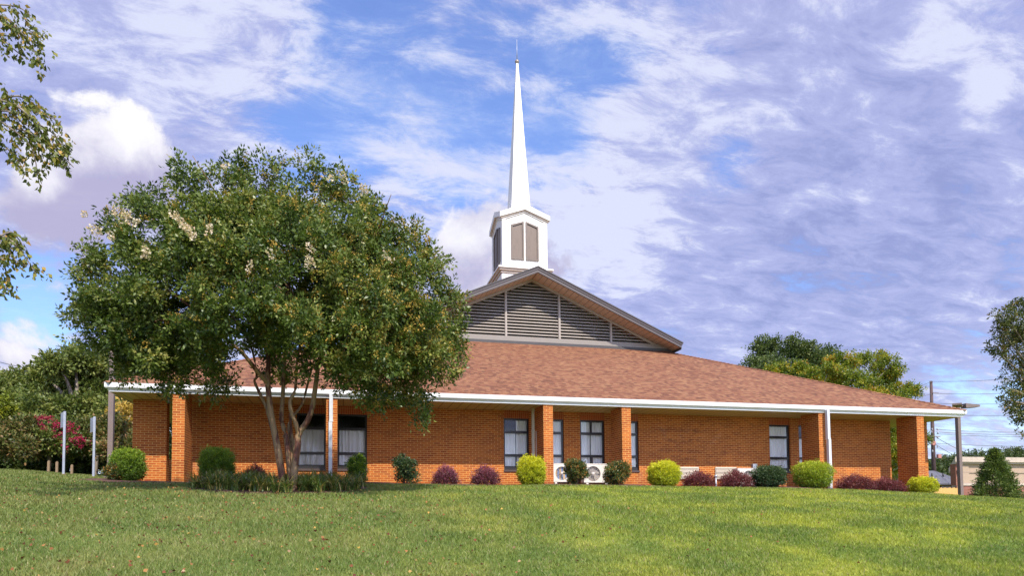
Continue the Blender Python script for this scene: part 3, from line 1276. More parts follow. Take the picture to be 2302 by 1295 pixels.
    for k in range(4):
        p, n = q[k], q[(k + 1) % 4]
        sp.face([(cx + p[0] * r0, cy + p[1] * r0, z0), (cx + n[0] * r0, cy + n[1] * r0, z0), (cx + n[0] * r1, cy + n[1] * r1, z1), (cx + p[0] * r1, cy + p[1] * r1, z1)])
    sp.build('spire', STEEPLE, st)
    fi = MB()
    fi.lathe((cx, cy, 23.38), [(.03, -.12), (.05, -.09), (.09, -.05), (.105, 0), (.09, .055), (.05, .09), (.02, .1)], 16)
    fi.build('finial_ball', plain('weathered_bronze', (.30, .24, .19), .4, .3), st)
    ro = MB()
    ro.tube([(cx, cy, 23.45), (cx, cy, 24.5)], [.022, .012], 6)
    ro.build('lightning_rod', METAL, st)


build_steeple()


def build_pipes():
    def spout(x, y0, zb, kick):
        b = MB()
        b.box(x - .05, x + .05, YF + .02 - .12, YF + .02, zb + 1.9, 5.02)
        b.box(x - .056, x + .056, YF + .02 - .126, YF + .026, zb + 1.86, zb + 1.90)
        b.box(x - .05 + kick * .3, x + .05 + kick * .3, YF + .02 - .12, YF + .02, zb, zb + 1.86)
        b.build('downspout', SPOUT, church)
        # dark pattern of drain holes near the foot
    spout(-.33, 20.3, 2.36, -.05)
    spout(16.47, 20.3, 2.12, .08)
    b = MB()
    b.box(6.04, 6.12, 21.36, 21.44, 2.3, SOF - .002)
    b.box(6.028, 6.132, 21.35, 21.45, 4.2, 4.235)
    b.build('downspout', BEIGE_PIPE, church)
    b = MB()
    b.box(6.135, 6.185, 21.2, 21.3, 2.4, 4.2)
    b.build('line_cover', CREAM, church)
    for xa, xb in ((11.55, 12.38), (13.04, 13.90)):
        b = MB()
        b.box(xa, xb, W - .045, W - .023, 2.66, 3.10)
        for k in range(9):
            z = 2.68 + k * .046
            b.prism([(0, W - .07, z), (0, W - .047, z + .03), (0, W - .047, z + .022), (0, W - .07, z - .006)], (xa + .02, 0, 0), (xb - .02, 0, 0))
        b.build('wall_vent', VENT, church)
    b = MB()
    b.box(14.54, 14.72, W - .1, W - .002, 3.02, 3.22)
    b.box(14.60, 14.66, W - .06, W - .002, 2.5, 3.02)
    b.build('electrical_box', METAL, church)
    b = MB()
    b.tube([(13.02, W - .09, 2.2), (13.02, W - .09, 2.72)], .035, 8)
    b.lathe((13.02, W - .09, 2.72), [(.035, 0), (.06, .02), (.06, .08), (.0, .1)], 10)
    b.build('pipe_vent', METAL, church)


build_pipes()

# ------------------------------------------------------------------ outdoor cooling units


def fan_grille_mat(kind):
    if kind == 'plain':
        return plain('grey_fan_blades', (.27, .24, .21), .6)
    m, t, p, out = mat('blue_and_orange_fan_blades')
    c = t.n('ShaderNodeTexCoord').outputs['Object']
    sx = t.n('ShaderNodeSeparateXYZ')
    t.l(c, sx.inputs[0])
    a = t.math('LESS_THAN', t.math('FRACT', t.math('DIVIDE', sx.outputs[0], .135)), .5)
    t.l(t.mix(a, (.46, .30, .13), (.10, .20, .42)), p.inputs['Base Color'])
    p.inputs['Roughness'].default_value = .5
    return m


def condenser(x0, x1, z0, z1, y, fx, fr, label, kind):
    zf = (z0 + z1) / 2 + .02
    t = empty('outdoor_cooling_unit', ((x0 + x1) / 2, y, z0), label, 'cooling unit', 'outdoor cooling units along the wall')
    b = MB()
    n = 36
    # front panel with a round fan opening
    ring_ = [(fx + fr * math.cos(2 * math.pi * k / n), zf + fr * math.sin(2 * math.pi * k / n)) for k in range(n)]

    def edge(a):
        dx, dz = math.cos(a), math.sin(a)
        s = 1e9
        if dx > 1e-6:
            s = min(s, (x1 - fx) / dx)
        if dx < -1e-6:
            s = min(s, (x0 - fx) / dx)
        if dz > 1e-6:
            s = min(s, (z1 - zf) / dz)
        if dz < -1e-6:
            s = min(s, (z0 + .06 - zf) / dz)
        return (fx + dx * s, zf + dz * s)
    angs = [2 * math.pi * k / n for k in range(n)]
    corners = sorted([math.atan2(cz - zf, cx - fx) % (2 * math.pi) for cx in (x0, x1) for cz in (z0 + .06, z1)])
    al = sorted(set(angs + corners))
    for k in range(len(al)):
        a, c = al[k], al[(k + 1) % len(al)]
        e1, e2 = edge(a), edge(c)
        r1 = (fx + fr * math.cos(a), zf + fr * math.sin(a))
        r2 = (fx + fr * math.cos(c), zf + fr * math.sin(c))
        b.face([(r1[0], y, r1[1]), (e1[0], y, e1[1]), (e2[0], y, e2[1]), (r2[0], y, r2[1])])
        b.face([(r1[0], y, r1[1]), (r2[0], y, r2[1]), (r2[0], y + .1, r2[1]), (r1[0], y + .1, r1[1])])
    yb = y + .33
    b.face([(x0, y, z0 + .06), (x0, y, z1), (x0, yb, z1), (x0, yb, z0 + .06)])
    b.face([(x1, y, z0 + .06), (x1, yb, z0 + .06), (x1, yb, z1), (x1, y, z1)])
    b.face([(x0, yb, z0 + .06), (x0, yb, z1), (x1, yb, z1), (x1, yb, z0 + .06)])
    b.box(x0 - .008, x1 + .008, y - .008, yb + .008, z1, z1 + .025)
    b.box(x0 + .08, x0 + .16, y + .01, yb, z0, z0 + .06)
    b.box(x1 - .16, x1 - .08, y + .01, yb, z0, z0 + .06)
    b.box(x0, x1, y + .012, yb - .01, z0 + .05, z0 + .062)
    b.build('casing', CREAM, t)
    f = MB()
    for k in range(5):
        a0 = 2 * math.pi * k / 5
        pts = []
        for j in range(9):
            a = a0 + 1.12 * j / 8
            pts.append((fx + fr * .93 * math.cos(a), y + .055 + .04 * j / 8, zf + fr * .93 * math.sin(a)))
        f.face([(fx, y + .075, zf)] + pts)
    f.lathe((fx, y + .05, zf), [(0, 0), (fr * .2, 0), (fr * .25, .02), (fr * .25, .06)], 14, 'y')
    f.cur = 1
    f.face([(fx + fr * math.cos(a), y + .1, zf + fr * math.sin(a)) for a in angs])
    f.build('fan', [fan_grille_mat(kind), plain('fan_backing', (.32, .285, .25), .7)], t)
    g = MB()
    for rr in (.35, .55, .75, .93):
        pts = [(fx + fr * rr * math.cos(a), y - .006, zf + fr * rr * math.sin(a)) for a in angs + [0]]
        g.tube(pts, .002, 4, False)
    for k in range(12):
        a = 2 * math.pi * k / 12
        g.tube([(fx + fr * .2 * math.cos(a), y - .012, zf + fr * .2 * math.sin(a)), (fx + fr * math.cos(a + .25), y - .004, zf + fr * math.sin(a + .25))], .0028, 4, False)
    g.lathe((fx, y - .012, zf), [(0, -.006), (fr * .2, -.004), (fr * .22, .006)], 16, 'y')
    g.build('fan_guard', plain('grey_guard_wire', (.50, .46, .42), .5), t)


condenser(6.70, 7.62, 2.47, 3.12, 21.30, 7.03, .225, 'cream cooling unit with blue and orange striped fan beside the brick pier', 'striped')
condenser(7.80, 8.72, 2.45, 3.12, 21.30, 8.13, .255, 'cream cooling unit with grey fan and white hub between two bushes', 'plain')
condenser(13.55, 14.45, 2.36, 3.0, 21.30, 14.0, .24, 'pale cooling unit below the small grey wall box, behind a purple bush', 'plain')

# ------------------------------------------------------------------ shrubs along the wall
GREEN_STOPS = [(0, (.030, .070, .012)), (.4, (.095, .175, .018)), (.72, (.23, .32, .022)), (1, (.38, .44, .035))]
GOLD_STOPS = [(0, (.09, .14, .010)), (.3, (.32, .38, .016)), (.65, (.60, .57, .02)), (1, (.75, .66, .03))]
LIME_STOPS = [(0, (.05, .09, .010)), (.35, (.17, .25, .016)), (.7, (.42, .46, .025)), (1, (.60, .56, .04))]
PURPLE_STOPS = [(0, (.035, .012, .012)), (.4, (.13, .028, .028)), (.75, (.24, .06, .058)), (1, (.34, .14, .10))]
PINK_STOPS = [(0, (.035, .02, .018)), (.35, (.11, .035, .04)), (.65, (.26, .065, .11)), (1, (.50, .18, .24))]
CAM_STOPS = [(0, (.015, .032, .014)), (.5, (.042, .080, .026)), (.85, (.09, .13, .04)), (1, (.22, .17, .06))]
RUST_STOPS = [(0, (.022, .045, .014)), (.45, (.075, .115, .026)), (.68, (.18, .17, .04)), (.85, (.42, .17, .04)), (1, (.52, .26, .06))]
SM = {k: leaf_mat(k + '_leaves', v, .45, .22, .4) for k, v in dict(green=GREEN_STOPS, golden=GOLD_STOPS, lime=LIME_STOPS, purple=PURPLE_STOPS, pink=PINK_STOPS, glossy=CAM_STOPS, rusty=RUST_STOPS).items()}


def shrub(x, wd, h, y, m, style, label, n, leaf, cat='shrub', group=None, seed=0):
    rng = np.random.default_rng(100 + seed)
    n = int(n * (1.9 if style == 'clipped' else 1.25))
    z0 = gz(x, y) + .01
    t = empty('shrub', (x, y, z0), label, cat, group)
    d = unit(rng.normal(size=(n, 3)))
    if style == 'clipped':                      # sheared barrel or ball: superellipsoid
        e = 2.9
        nrm = (np.abs(d[:, 0]) ** e + np.abs(d[:, 1]) ** e + np.abs(d[:, 2]) ** e) ** (1 / e)
        s = d / nrm[:, None]
        lump = 1 + .05 * np.sin(5 * d[:, :1] + seed) * np.sin(4 * d[:, 2:] + 2 * seed) + .03 * np.sin(11 * d[:, 1:2] + 7 * d[:, :1])
        r = np.where(rng.uniform(0, 1, (n, 1)) < .72, rng.uniform(.80, 1.0, (n, 1)), rng.uniform(.40, .85, (n, 1)))
        C = np.array([x, y, z0 + h * .5]) + s * np.array([wd / 2, wd / 2, h * .5]) * r * lump
        N = s + np.array([0, 0, .35])
        C = C + N * (rng.uniform(0, 1, (n, 1)) > .94) * rng.uniform(.02, .07, (n, 1))
        hole = np.sin(C[:, 0] * 17 + seed) * np.sin(C[:, 2] * 19 + 2 * seed) * np.cos(C[:, 1] * 15 + seed) > .34
        C[hole] = C[hole] - s[hole] * wd * .11
        k, ln = 5, .07
    elif style == 'mound':                      # loose arching mound
        r = rng.uniform(.25, 1.0, (n, 1)) ** .45
        lump = 1 + .14 * np.sin(6 * d[:, :1] + seed) * np.sin(5 * d[:, 1:2] + seed) + .08 * np.sin(13 * d[:, 2:])
        d[:, 2] = np.abs(d[:, 2])
        C = np.array([x, y, z0 + h * .06]) + d * np.array([wd / 2, wd / 2, h * .86]) * r * lump
        N = d + np.array([0, 0, .25])
        k, ln = 6, .13
    else:                                       # open, twiggy bush with clumps and gaps
        nb = 13
        B = []
        for j in range(nb):
            a = rng.uniform(0, 6.28)
            rr = rng.uniform(.15, .33) * wd
            B.append((x + math.cos(a) * rr, y + math.sin(a) * rr, z0 + h * (.16 + .66 * (j + .5) / nb), wd * rng.uniform(.17, .27), wd * rng.uniform(.17, .27), h * rng.uniform(.13, .2)))
        C, d, _ = blob_points(B, n, rng, .3, 1.1, .2)
        N = d
        k, ln = 5, .10
    V, si = sprays(C, N, k, ln, leaf, .5, rng)
    # leaf tone gets lighter towards the top, with a random offset per spray
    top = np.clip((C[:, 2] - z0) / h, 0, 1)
    spray_rand = rng.uniform(0, 1, len(C))
    sh = (.20 + .42 * top + .3 * (spray_rand - .35))[si] + rng.uniform(-.18, .18, len(si))
    if style == 'open':
        sh = (.15 + .75 * spray_rand ** 1.6)[si] + rng.uniform(-.15, .15, len(si))
    V[:, :, 2] = np.maximum(V[:, :, 2], z0 + .005)
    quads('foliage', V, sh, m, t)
    st = MB()
    for j in range(6):
        a = 6.28 * j / 6 + seed
        e = (x + math.cos(a) * wd * .26, y + math.sin(a) * wd * .26, z0 + h * .72)
        st.tube([(x + math.cos(a) * .04, y + math.sin(a) * .04, z0 - .05), (x + math.cos(a) * wd * .12, y + math.sin(a) * wd * .12, z0 + h * .35), e], [.016, .012, .005], 5)
    st.build('stem', TWIG, t)
    return t


YS = 19.55
SHRUBS = [
    (-5.62, .80, .86, 20.2, 'green', 'clipped', 'round clipped green shrub beside the far left brick pier', 2600, .04, None),
    (-3.27, .84, .96, YS, 'green', 'clipped', 'tall boxy clipped green shrub right of the leftmost lit pier', 2800, .04, None),
    (-2.31, .60, .50, YS, 'purple', 'mound', 'small dark purple shrub in the tree shade behind the strappy leaves', 800, .04, None),
    (.40, .52, .82, YS - .15, 'green', 'open', 'narrow light green bush below the window right of the aged downspout', 1500, .055, None),
    (1.75, .72, .86, YS, 'glossy', 'open', 'dark glossy open bush with bricks showing through, alone on the wall', 800, .065, None),
    (2.90, .72, .55, YS, 'pink', 'mound', 'smaller pink flowering mound right of the dark open bush', 900, .04, 'pink flowering mounds'),
    (4.08, .80, .60, YS, 'pink', 'mound', 'larger pink flowering mound left of the golden ball', 1000, .04, 'pink flowering mounds'),
    (5.49, .78, .85, YS, 'golden', 'clipped', 'golden clipped ball left of the pier with the beige pipe', 2600, .038, 'golden clipped balls'),
    (6.92, .70, .82, YS, 'rusty', 'open', 'mixed green and rust bush between the two cream cooling units', 1900, .055, None),
    (8.20, .84, .74, YS, 'rusty', 'open', 'orange tipped bush in front of the fourth brick pier', 1900, .055, None),
    (9.82, .92, .78, YS, 'golden', 'clipped', 'golden clipped ball alone before the blank wall, left of the vents', 2900, .038, 'golden clipped balls'),
    (11.02, .94, .52, YS, 'purple', 'mound', 'dusky purple mound between the two beige wall vents', 1100, .04, 'purple mounds'),
    (12.36, 1.0, .55, YS, 'purple', 'mound', 'dusky purple mound in front of the right hand wall vent', 1200, .04, 'purple mounds'),
    (13.57, 1.0, .68, YS, 'glossy', 'clipped', 'dark glossy bush with red buds below the right hand window', 1700, .05, None),
    (15.26, 1.14, .88, YS, 'lime', 'clipped', 'big yellow-green clipped ball beside the right hand downspout', 3300, .04, None),
    (16.91, 1.22, .55, YS, 'purple', 'mound', 'deep burgundy mound just right of the downspout', 1400, .04, 'burgundy mounds'),
    (18.14, 1.20, .54, YS, 'purple', 'mound', 'deep burgundy mound touching the last brick pier', 1400, .04, 'burgundy mounds'),
    (19.72, .84, .58, YS, 'golden', 'clipped', 'small low golden ball at the foot of the last pier', 2000, .038, None),
]
for i, (x, wd, h, y, mk, style, lab, n, lf, grp) in enumerate(SHRUBS):
    shrub(x, wd, h, y, SM[mk], style, lab, n, lf, 'shrub', grp, i)
shrub(-5.95, .5, .5, 19.9, SM['rusty'], 'open', 'low reddish sprawling bush left of the far left round shrub', 700, .05, 'shrub', None, 40)
shrub(-5.75, .55, .95, 23.2, SM['lime'], 'clipped', 'yellow-green shrub half hidden behind the round shrub at far left', 900, .045, 'shrub', None, 41)
# red buds of the camellia
rngb = np.random.default_rng(3)


def strappy():
    """arching strap leaves massed round the tree foot"""
    rng = np.random.default_rng(21)
    cl = []
    while len(cl) < 120:
        x, y = rng.uniform(-3.5, .7), rng.uniform(14.5, 18.6)
        q = ((x + 1.40) / 1.95) ** 2 + ((y - 16.9) / 2.35) ** 2
        if .12 < q < .98:
            cl.append((x, y))
    for x in np.linspace(-3.1, .3, 18):
        cl.append((x + rng.normal(0, .06), 14.85 + .55 * abs((x + 1.40) / 1.95) ** 2 * 2.2 + rng.normal(0, .08)))
    V, sh = [], []
    for (x, y) in cl:
        z0 = gz(x, y) + .03
        nb = 34
        a = rng.uniform(0, 6.283, nb)
        L = rng.uniform(.26, .56, nb)
        lean = rng.uniform(.45, 1.25, nb)
        seg = 4
        base = np.stack([x + rng.normal(0, .05, nb), y + rng.normal(0, .05, nb), np.full(nb, z0)], 1)
        hd = np.stack([np.cos(a), np.sin(a), 0 * a], 1)
        sd_ = np.stack([-np.sin(a), np.cos(a), 0 * a], 1)
        pts = []
        for k in range(seg + 1):
            u = k / seg
            out = lean * L * (u ** 1.5)
            hgt = L * (u * 1.15 - .75 * lean * u * u)
            c = base + hd * out[:, None]
            c[:, 2] += np.maximum(hgt, -.02)
            wdt = .012 * (1 - .85 * u ** 2)
            pts.append((c - sd_ * wdt, c + sd_ * wdt))
        s = rng.uniform(0, 1, nb)
        for k in range(seg):
            V.append(np.stack([pts[k][0], pts[k][1], pts[k + 1][1], pts[k + 1][0]], 1))
            sh.append(s)
    m = leaf_mat('strap_leaves', [(0, (.055, .095, .018)), (.5, (.125, .185, .036)), (.8, (.23, .25, .055)), (.92, (.42, .32, .10)), (1, (.50, .34, .14))], .4, .2, .5)
    o = quads('border_grass', np.concatenate(V), np.concatenate(sh), m)
    tag(o, 'mass of arching strap leaved border grass round the tree trunks', 'border grass', kind='stuff')


strappy()

# ------------------------------------------------------------------ trees


def limb(mb, pts, r0, r1, n=8, wob=.0):
    k = len(pts)
    rs = [r0 + (r1 - r0) * i / (k - 1) for i in range(k)]
    # a smooth curve through the points
    P = [Vector(p) for p in pts]
    Q, R = [], []
    for i in range(k - 1):
        p0, p1, p2, p3 = P[max(i - 1, 0)], P[i], P[i + 1], P[min(i + 2, k - 1)]
        for j in range(4):
            u = j / 4
            Q.append(.5 * ((2 * p1) + (p2 - p0) * u + (2 * p0 - 5 * p1 + 4 * p2 - p3) * u * u + (3 * p1 - p0 - 3 * p2 + p3) * u ** 3))
            R.append((rs[i] + (rs[i + 1] - rs[i]) * u) * random.uniform(1 - wob, 1 + wob))
    Q.append(P[-1])
    R.append(rs[-1])
    mb.tube(Q, R, n)


def crape_myrtle():
    rng = np.random.default_rng(77)
    Y0 = 15.0
    root = empty('crape_myrtle_tree', (at(648, 1075, Y0).x, Y0, gz(-1.2, Y0)), 'large multi-stemmed crape myrtle with peeling bark in front of the church', 'tree')
    zg = root.location.z

    def P(x, y, dy=0.0):
        return at(x, y, Y0 + dy)
    tr = MB()
    g = lambda x, dy=0: Vector((P(x, 1085, dy).x, Y0 + dy, zg - .15))
    limb(tr, [g(640), P(633, 1063), P(620, 985, -.05), P(610, 935, -.1), P(602, 860, -.15), P(603, 800, -.2), P(590, 700, -.3), P(570, 600, -.6)], 0.084, .03, 10, .05)
    limb(tr, [P(602, 862, -.15), P(576, 832, -.3), P(547, 796, -.5), P(519, 771, -.6), P(440, 700, -.9), P(360, 640, -1)], 0.050, .02, 8, .05)
    limb(tr, [g(640, .15), P(626, 1040, .15), P(613, 970, .25), P(598, 915, .3), P(586, 889, .35), P(572, 857, .4), P(577, 842, .4), P(560, 770, .6), P(500, 680, 1.0)], 0.046, .02, 8, .08)
    limb(tr, [g(650, .1), P(650, 1056, .1), P(642, 978, .12), P(633, 945, .2), P(636, 889, .3), P(638, 839, .35), P(645, 740, .4), P(650, 620, .5)], 0.059, .03, 9, .06)
    limb(tr, [g(660, -.05), P(661, 1063, -.05), P(668, 1010, -.05), P(672, 975, -.05), P(690, 949, -.1), P(702, 917, -.15), P(708, 878, -.2), P(722, 800, -.3), P(770, 700, -.5), P(830, 600, -.6)], 0.084, .03, 10, .05)
    limb(tr, [P(672, 978, -.05), P(664, 950, -.15), P(654, 924, -.2), P(653, 900, -.2), P(664, 874, -.2), P(668, 810, -.2), P(690, 700, -.3)], 0.050, .02, 8, .06)
    limb(tr, [g(652, .3), P(655, 1010, .3), P(650, 953, .4), P(679, 910, .5), P(693, 860, .6), P(720, 780, .8), P(800, 700, 1.2)], 0.034, .02, 7, .06)
    limb(tr, [g(656, .2), P(662, 1020, .2), P(655, 970, .2), P(652, 930, .1)], 0.034, .025, 7, .06)
    ends = [(360, 640, -1), (570, 600, -.6), (500, 680, 1), (650, 620, .5), (830, 600, -.6), (690, 700, -.3), (800, 700, 1.2)]
    for k in range(46):
        e = ends[1:][k % (len(ends) - 1)]
        a = P(*e)
        ang = rng.uniform(0, 6.28)
        L = rng.uniform(.9, 2.2)
        d = Vector((math.cos(ang) * .8 * L, math.sin(ang) * .6 * L, rng.uniform(.1, .9) * L))
        limb(tr, [a, a + d * .5 + Vector((0, 0, .12)), a + d], .02, .006, 5)
    for x0, y0, x1, y1 in ((760, 740, 930, 870), (830, 660, 1000, 800), (440, 720, 260, 770), (480, 740, 400, 840), (600, 560, 620, 420), (520, 600, 420, 460), (760, 640, 840, 570)):
        a, c = P(x0, y0, rng.uniform(-.5, .5)), P(x1, y1, rng.uniform(-.8, .4))
        limb(tr, [a, (a + c) / 2 + Vector((0, 0, .2)), c], .03, .008, 6)
    tr.build('trunk', MYRTLE_BARK, root)

    sc = 94.0
    sil = [(430, 425, 62), (520, 402, 50), (600, 402, 52), (690, 396, 50), (760, 432, 56), (825, 482, 58), (895, 545, 60), (955, 605, 56), (990, 665, 50), (1002, 735, 52),
           (1010, 800, 45), (1020, 850, 24), (985, 845, 34), (925, 900, 40), (885, 895, 46), (850, 860, 55), (950, 940, 22), (945, 905, 30), (835, 915, 26), (800, 850, 52),
           (745, 815, 55), (335, 470, 58), (262, 512, 54), (222, 560, 52), (205, 640, 52), (200, 715, 48), (192, 775, 34), (240, 790, 44), (300, 800, 52), (372, 850, 36), (392, 880, 24),
           (440, 835, 44), (290, 715, 62), (485, 815, 36), (345, 880, 16), (640, 790, 46), (690, 830, 36), (560, 735, 56), (600, 700, 60), (680, 720, 64), (480, 745, 52), (400, 760, 60), (880, 790, 60), (940, 780, 52), (820, 760, 66), (380, 800, 46)]
    B = []
    for x, y, r in sil:
        p = P(x, y, rng.normal(0, .5) - .2)
        rr = r / sc
        B.append((p.x, p.y, p.z, rr * rng.uniform(.9, 1.1), rr * rng.uniform(1.0, 1.35), rr * rng.uniform(.85, 1.05)))
    # the rest of the dome, front, top and back
    cx, cy, cz = -1.3, Y0 - .2, 5.35
    while len(B) < 235:
        d = unit(rng.normal(size=3))
        d[2] = abs(d[2]) * 1.05 - .12
        d = unit(d)
        if abs(d[0]) > .9:
            continue
        q = rng.uniform(.78, .95)
        c = np.array([cx, cy, cz]) + d * np.array([3.55, 2.6, 2.65]) * q
        # keep the open space round the stems below the crown
        if c[2] < 5.2 and math.hypot(c[0] + 1.3, c[1] - Y0) < 2.4:
            continue
        r = rng.uniform(.36, .54)
        B.append((c[0], c[1], c[2], r * rng.uniform(.9, 1.2), r * rng.uniform(.9, 1.2), r * rng.uniform(.8, 1.0)))
    for k in range(22):
        c = np.array([cx, cy, cz + .7]) + rng.normal(size=3) * np.array([1.4, 1.0, .7])
        B.append((c[0], c[1], c[2], .55, .55, .45))
    # drooping skirt of lower boughs
    for k in range(46):
        a = rng.uniform(0, 6.283)
        rr = rng.uniform(.78, 1.0)
        c = np.array([cx + math.cos(a) * 3.45 * rr, cy + math.sin(a) * 2.5 * rr, rng.uniform(4.75, 5.9) + (.5 if abs(math.cos(a)) < .4 else -.25)])
        r = rng.uniform(.40, .60)
        B.append((c[0], c[1], c[2], r, r, r * .9))
    # every bough carries several separate leafy sprays with gaps between them
    SB = []
    for b in B:
        for k in range(4):
            d = unit(rng.normal(size=3) + np.array([0, -.25, .2]))
            f = rng.uniform(.36, .52)
            c = np.array(b[:3]) + d * np.array(b[3:6]) * rng.uniform(.35, .68)
            SB.append((c[0], c[1], c[2], b[3] * f, b[4] * f, b[5] * f * .9))
    # upright leading shoots break the outline
    for k in range(70):
        d = unit(rng.normal(size=3) * np.array([1, .7, .5]) + np.array([0, 0, .75]))
        c = np.array([cx, cy, cz]) + d * np.array([3.75, 2.5, 3.05]) * rng.uniform(.97, 1.05)
        if c[2] < 6.4:
            continue
        SB.append((c[0], c[1], c[2] - .1, .10, .10, rng.uniform(.2, .36)))
    B = SB
    m = leaf_mat('crape_myrtle_leaves', [(0, (.028, .050, .011)), (.3, (.068, .108, .020)), (.6, (.128, .172, .034)), (.85, (.205, .225, .048)), (1, (.31, .29, .075))], .40, .26, .35)
    foliage('crown', B, 11500, 22, .30, .088, .48, m, rng, root, lo=.35, hi=1.15, upbias=.2, vary=.55)
    # seed heads: olive-brown panicles standing on the outer twigs
    C, d, _ = blob_points(B, 6500, rng, .92, 1.16, .25)
    east = C[:, 0] + rng.normal(0, 1.0, len(C)) - .35 * (C[:, 2] - 6.5)
    keep = (rng.uniform(0, 1, len(C)) < np.clip(.30 + .14 * (east + 2), .10, .9)) & (d[:, 1] < .45) & (C[:, 1] < Y0 + .6)
    C, d = C[keep], d[keep]
    V, si = sprays(C, d * .6 + np.array([0, 0, .6]), 24, .20, .036, .95, rng, 1.0)
    sm_ = leaf_mat('olive_brown_seed_heads', [(0, (.17, .14, .022)), (.5, (.31, .225, .04)), (1, (.43, .27, .055))], .7, .12, .2)
    quads('seed_heads', V, (.5 + rng.uniform(-.4, .4, len(C)))[si] + rng.uniform(-.15, .15, len(si)), sm_, root)
    # a few cream blossoms high on the western and top side
    fl = [(285, 485), (260, 478), (300, 503), (210, 520), (190, 482), (395, 487), (410, 505), (430, 525), (470, 522), (610, 578), (740, 398), (775, 405), (815, 430), (875, 580), (700, 590), (325, 570), (250, 535), (220, 525), (405, 495), (420, 515), (435, 530), (280, 490), (560, 600), (505, 375), (700, 560), (330, 575), (690, 595), (820, 425)]
    Cf = np.array([list(P(x, y, -1.9 - 1.1 * max(0, 1 - ((x - 610) / 470) ** 2 - ((y - 640) / 330) ** 2) ** .5)) for x, y in fl])
    V, si = sprays(Cf, np.array([[0, -.4, .8]] * len(Cf)), 40, .20, .042, .9, rng, 1.0)
    fm = leaf_mat('cream_blossom', [(0, (.45, .32, .2)), (.5, (.68, .55, .40)), (1, (.8, .72, .6))], .8, .3, .1)
    quads('blossoms', V, rng.uniform(0, 1, len(si)), fm, root)


crape_myrtle()


def clumps(B, rng, k=5):
    """break each bough into k separate leafy clumps"""
    out = []
    for b in B:
        for _ in range(k):
            d = unit(rng.normal(size=3) + np.array([0, -.3, .2]))
            f = rng.uniform(.42, .60)
            c = np.array(b[:3]) + d * np.array(b[3:6]) * rng.uniform(.35, .80)
            out.append((c[0], c[1], c[2], b[3] * f, b[4] * f, b[5] * f * .85))
    return out


def simple_tree(name, base, trunk_h, r, B, n, k, length, leaf, m, label, seed, bark=BARK, cat='tree', group=None, wr=.55, lo=.5, droop=0.0, vary=.5, limbs=8):
    rng = np.random.default_rng(seed)
    t = empty(name, base, label, cat, group)
    tb = MB()
    bx, by, bz = base
    B = [tuple(b) if len(b) == 6 else (b[0], b[1], b[2], b[3], b[3], b[3] * .9) for b in B]
    top = Vector((bx + rng.normal(0, .1), by, bz + trunk_h))
    limb(tb, [(bx, by, bz - .3), (bx + .05, by, bz + trunk_h * .5), top], r, r * .55, 8, .05)
    order = rng.permutation(len(B))[:limbs]
    for i in order:
        b = B[i]
        c = Vector(b[:3])
        limb(tb, [top - Vector((0, 0, trunk_h * rng.uniform(0, .25))), (top + c) / 2 + Vector((0, 0, .15)), c], r * .45, r * .1, 6)
    tb.build('trunk', bark, t)
    foliage('crown', clumps(B, rng), int(n * 1.5), k, length * .9, leaf, wr, m, rng, t, lo=.4, hi=1.15, droop=droop, vary=vary)
    return t


def px_blobs(lst, Y, dyr, rng, zmin=None):
    """crown clumps given by where they stand on the skyline, spread over the depth of the crown"""
    out = []
    for x, y, r in lst:
        d = Y + rng.uniform(-dyr, dyr)
        p = at(x, y, d)
        q = at(x + r, y, d)
        rr = (q - p).length
        out.append((p.x, p.y, p.z, rr, rr * 1.15, rr * .92))
    return out


LM = lambda nm, st, tr=.22: leaf_mat(nm, st, .5, tr, .35)
M_DARK = LM('dark_tree_leaves', [(0, (.024, .046, .011)), (.5, (.064, .098, .022)), (1, (.135, .160, .036))])
M_MID = LM('mid_green_leaves', [(0, (.040, .068, .012)), (.5, (.115, .150, .028)), (1, (.24, .24, .055))])
M_MAPLE = LM('turning_maple_leaves', [(0, (.050, .085, .010)), (.40, (.14, .19, .016)), (.68, (.28, .29, .022)), (.88, (.42, .30, .028)), (1, (.48, .24, .03))], .3)
M_YEL = LM('yellowing_leaves', [(0, (.12, .09, .018)), (.4, (.36, .25, .05)), (.75, (.62, .42, .09)), (1, (.70, .55, .22))], .3)
M_RUST = LM('rusty_seed_shrub_leaves', [(0, (.034, .050, .011)), (.45, (.110, .130, .028)), (.75, (.22, .155, .055)), (1, (.33, .18, .075))])
M_LIMEY = LM('yellow_green_leaves', [(0, (.07, .10, .012)), (.5, (.20, .24, .02)), (1, (.38, .36, .03))], .3)
M_CON = LM('conifer_sprays', [(0, (.034, .062, .014)), (.5, (.095, .145, .030)), (1, (.21, .25, .06))])
M_RGT = LM('right_tree_leaves', [(0, (.026, .042, .010)), (.5, (.075, .100, .022)), (.8, (.15, .145, .036)), (1, (.28, .16, .06))])
M_FARB = LM('far_tree_leaves', [(0, (.030, .050, .018)), (.5, (.065, .095, .030)), (1, (.12, .145, .045))])
M_BIRCH = LM('birch_leaves', [(0, (.05, .070, .012)), (.5, (.13, .155, .026)), (.78, (.25, .22, .035)), (1, (.44, .26, .06))], .3)

rg = np.random.default_rng(9)
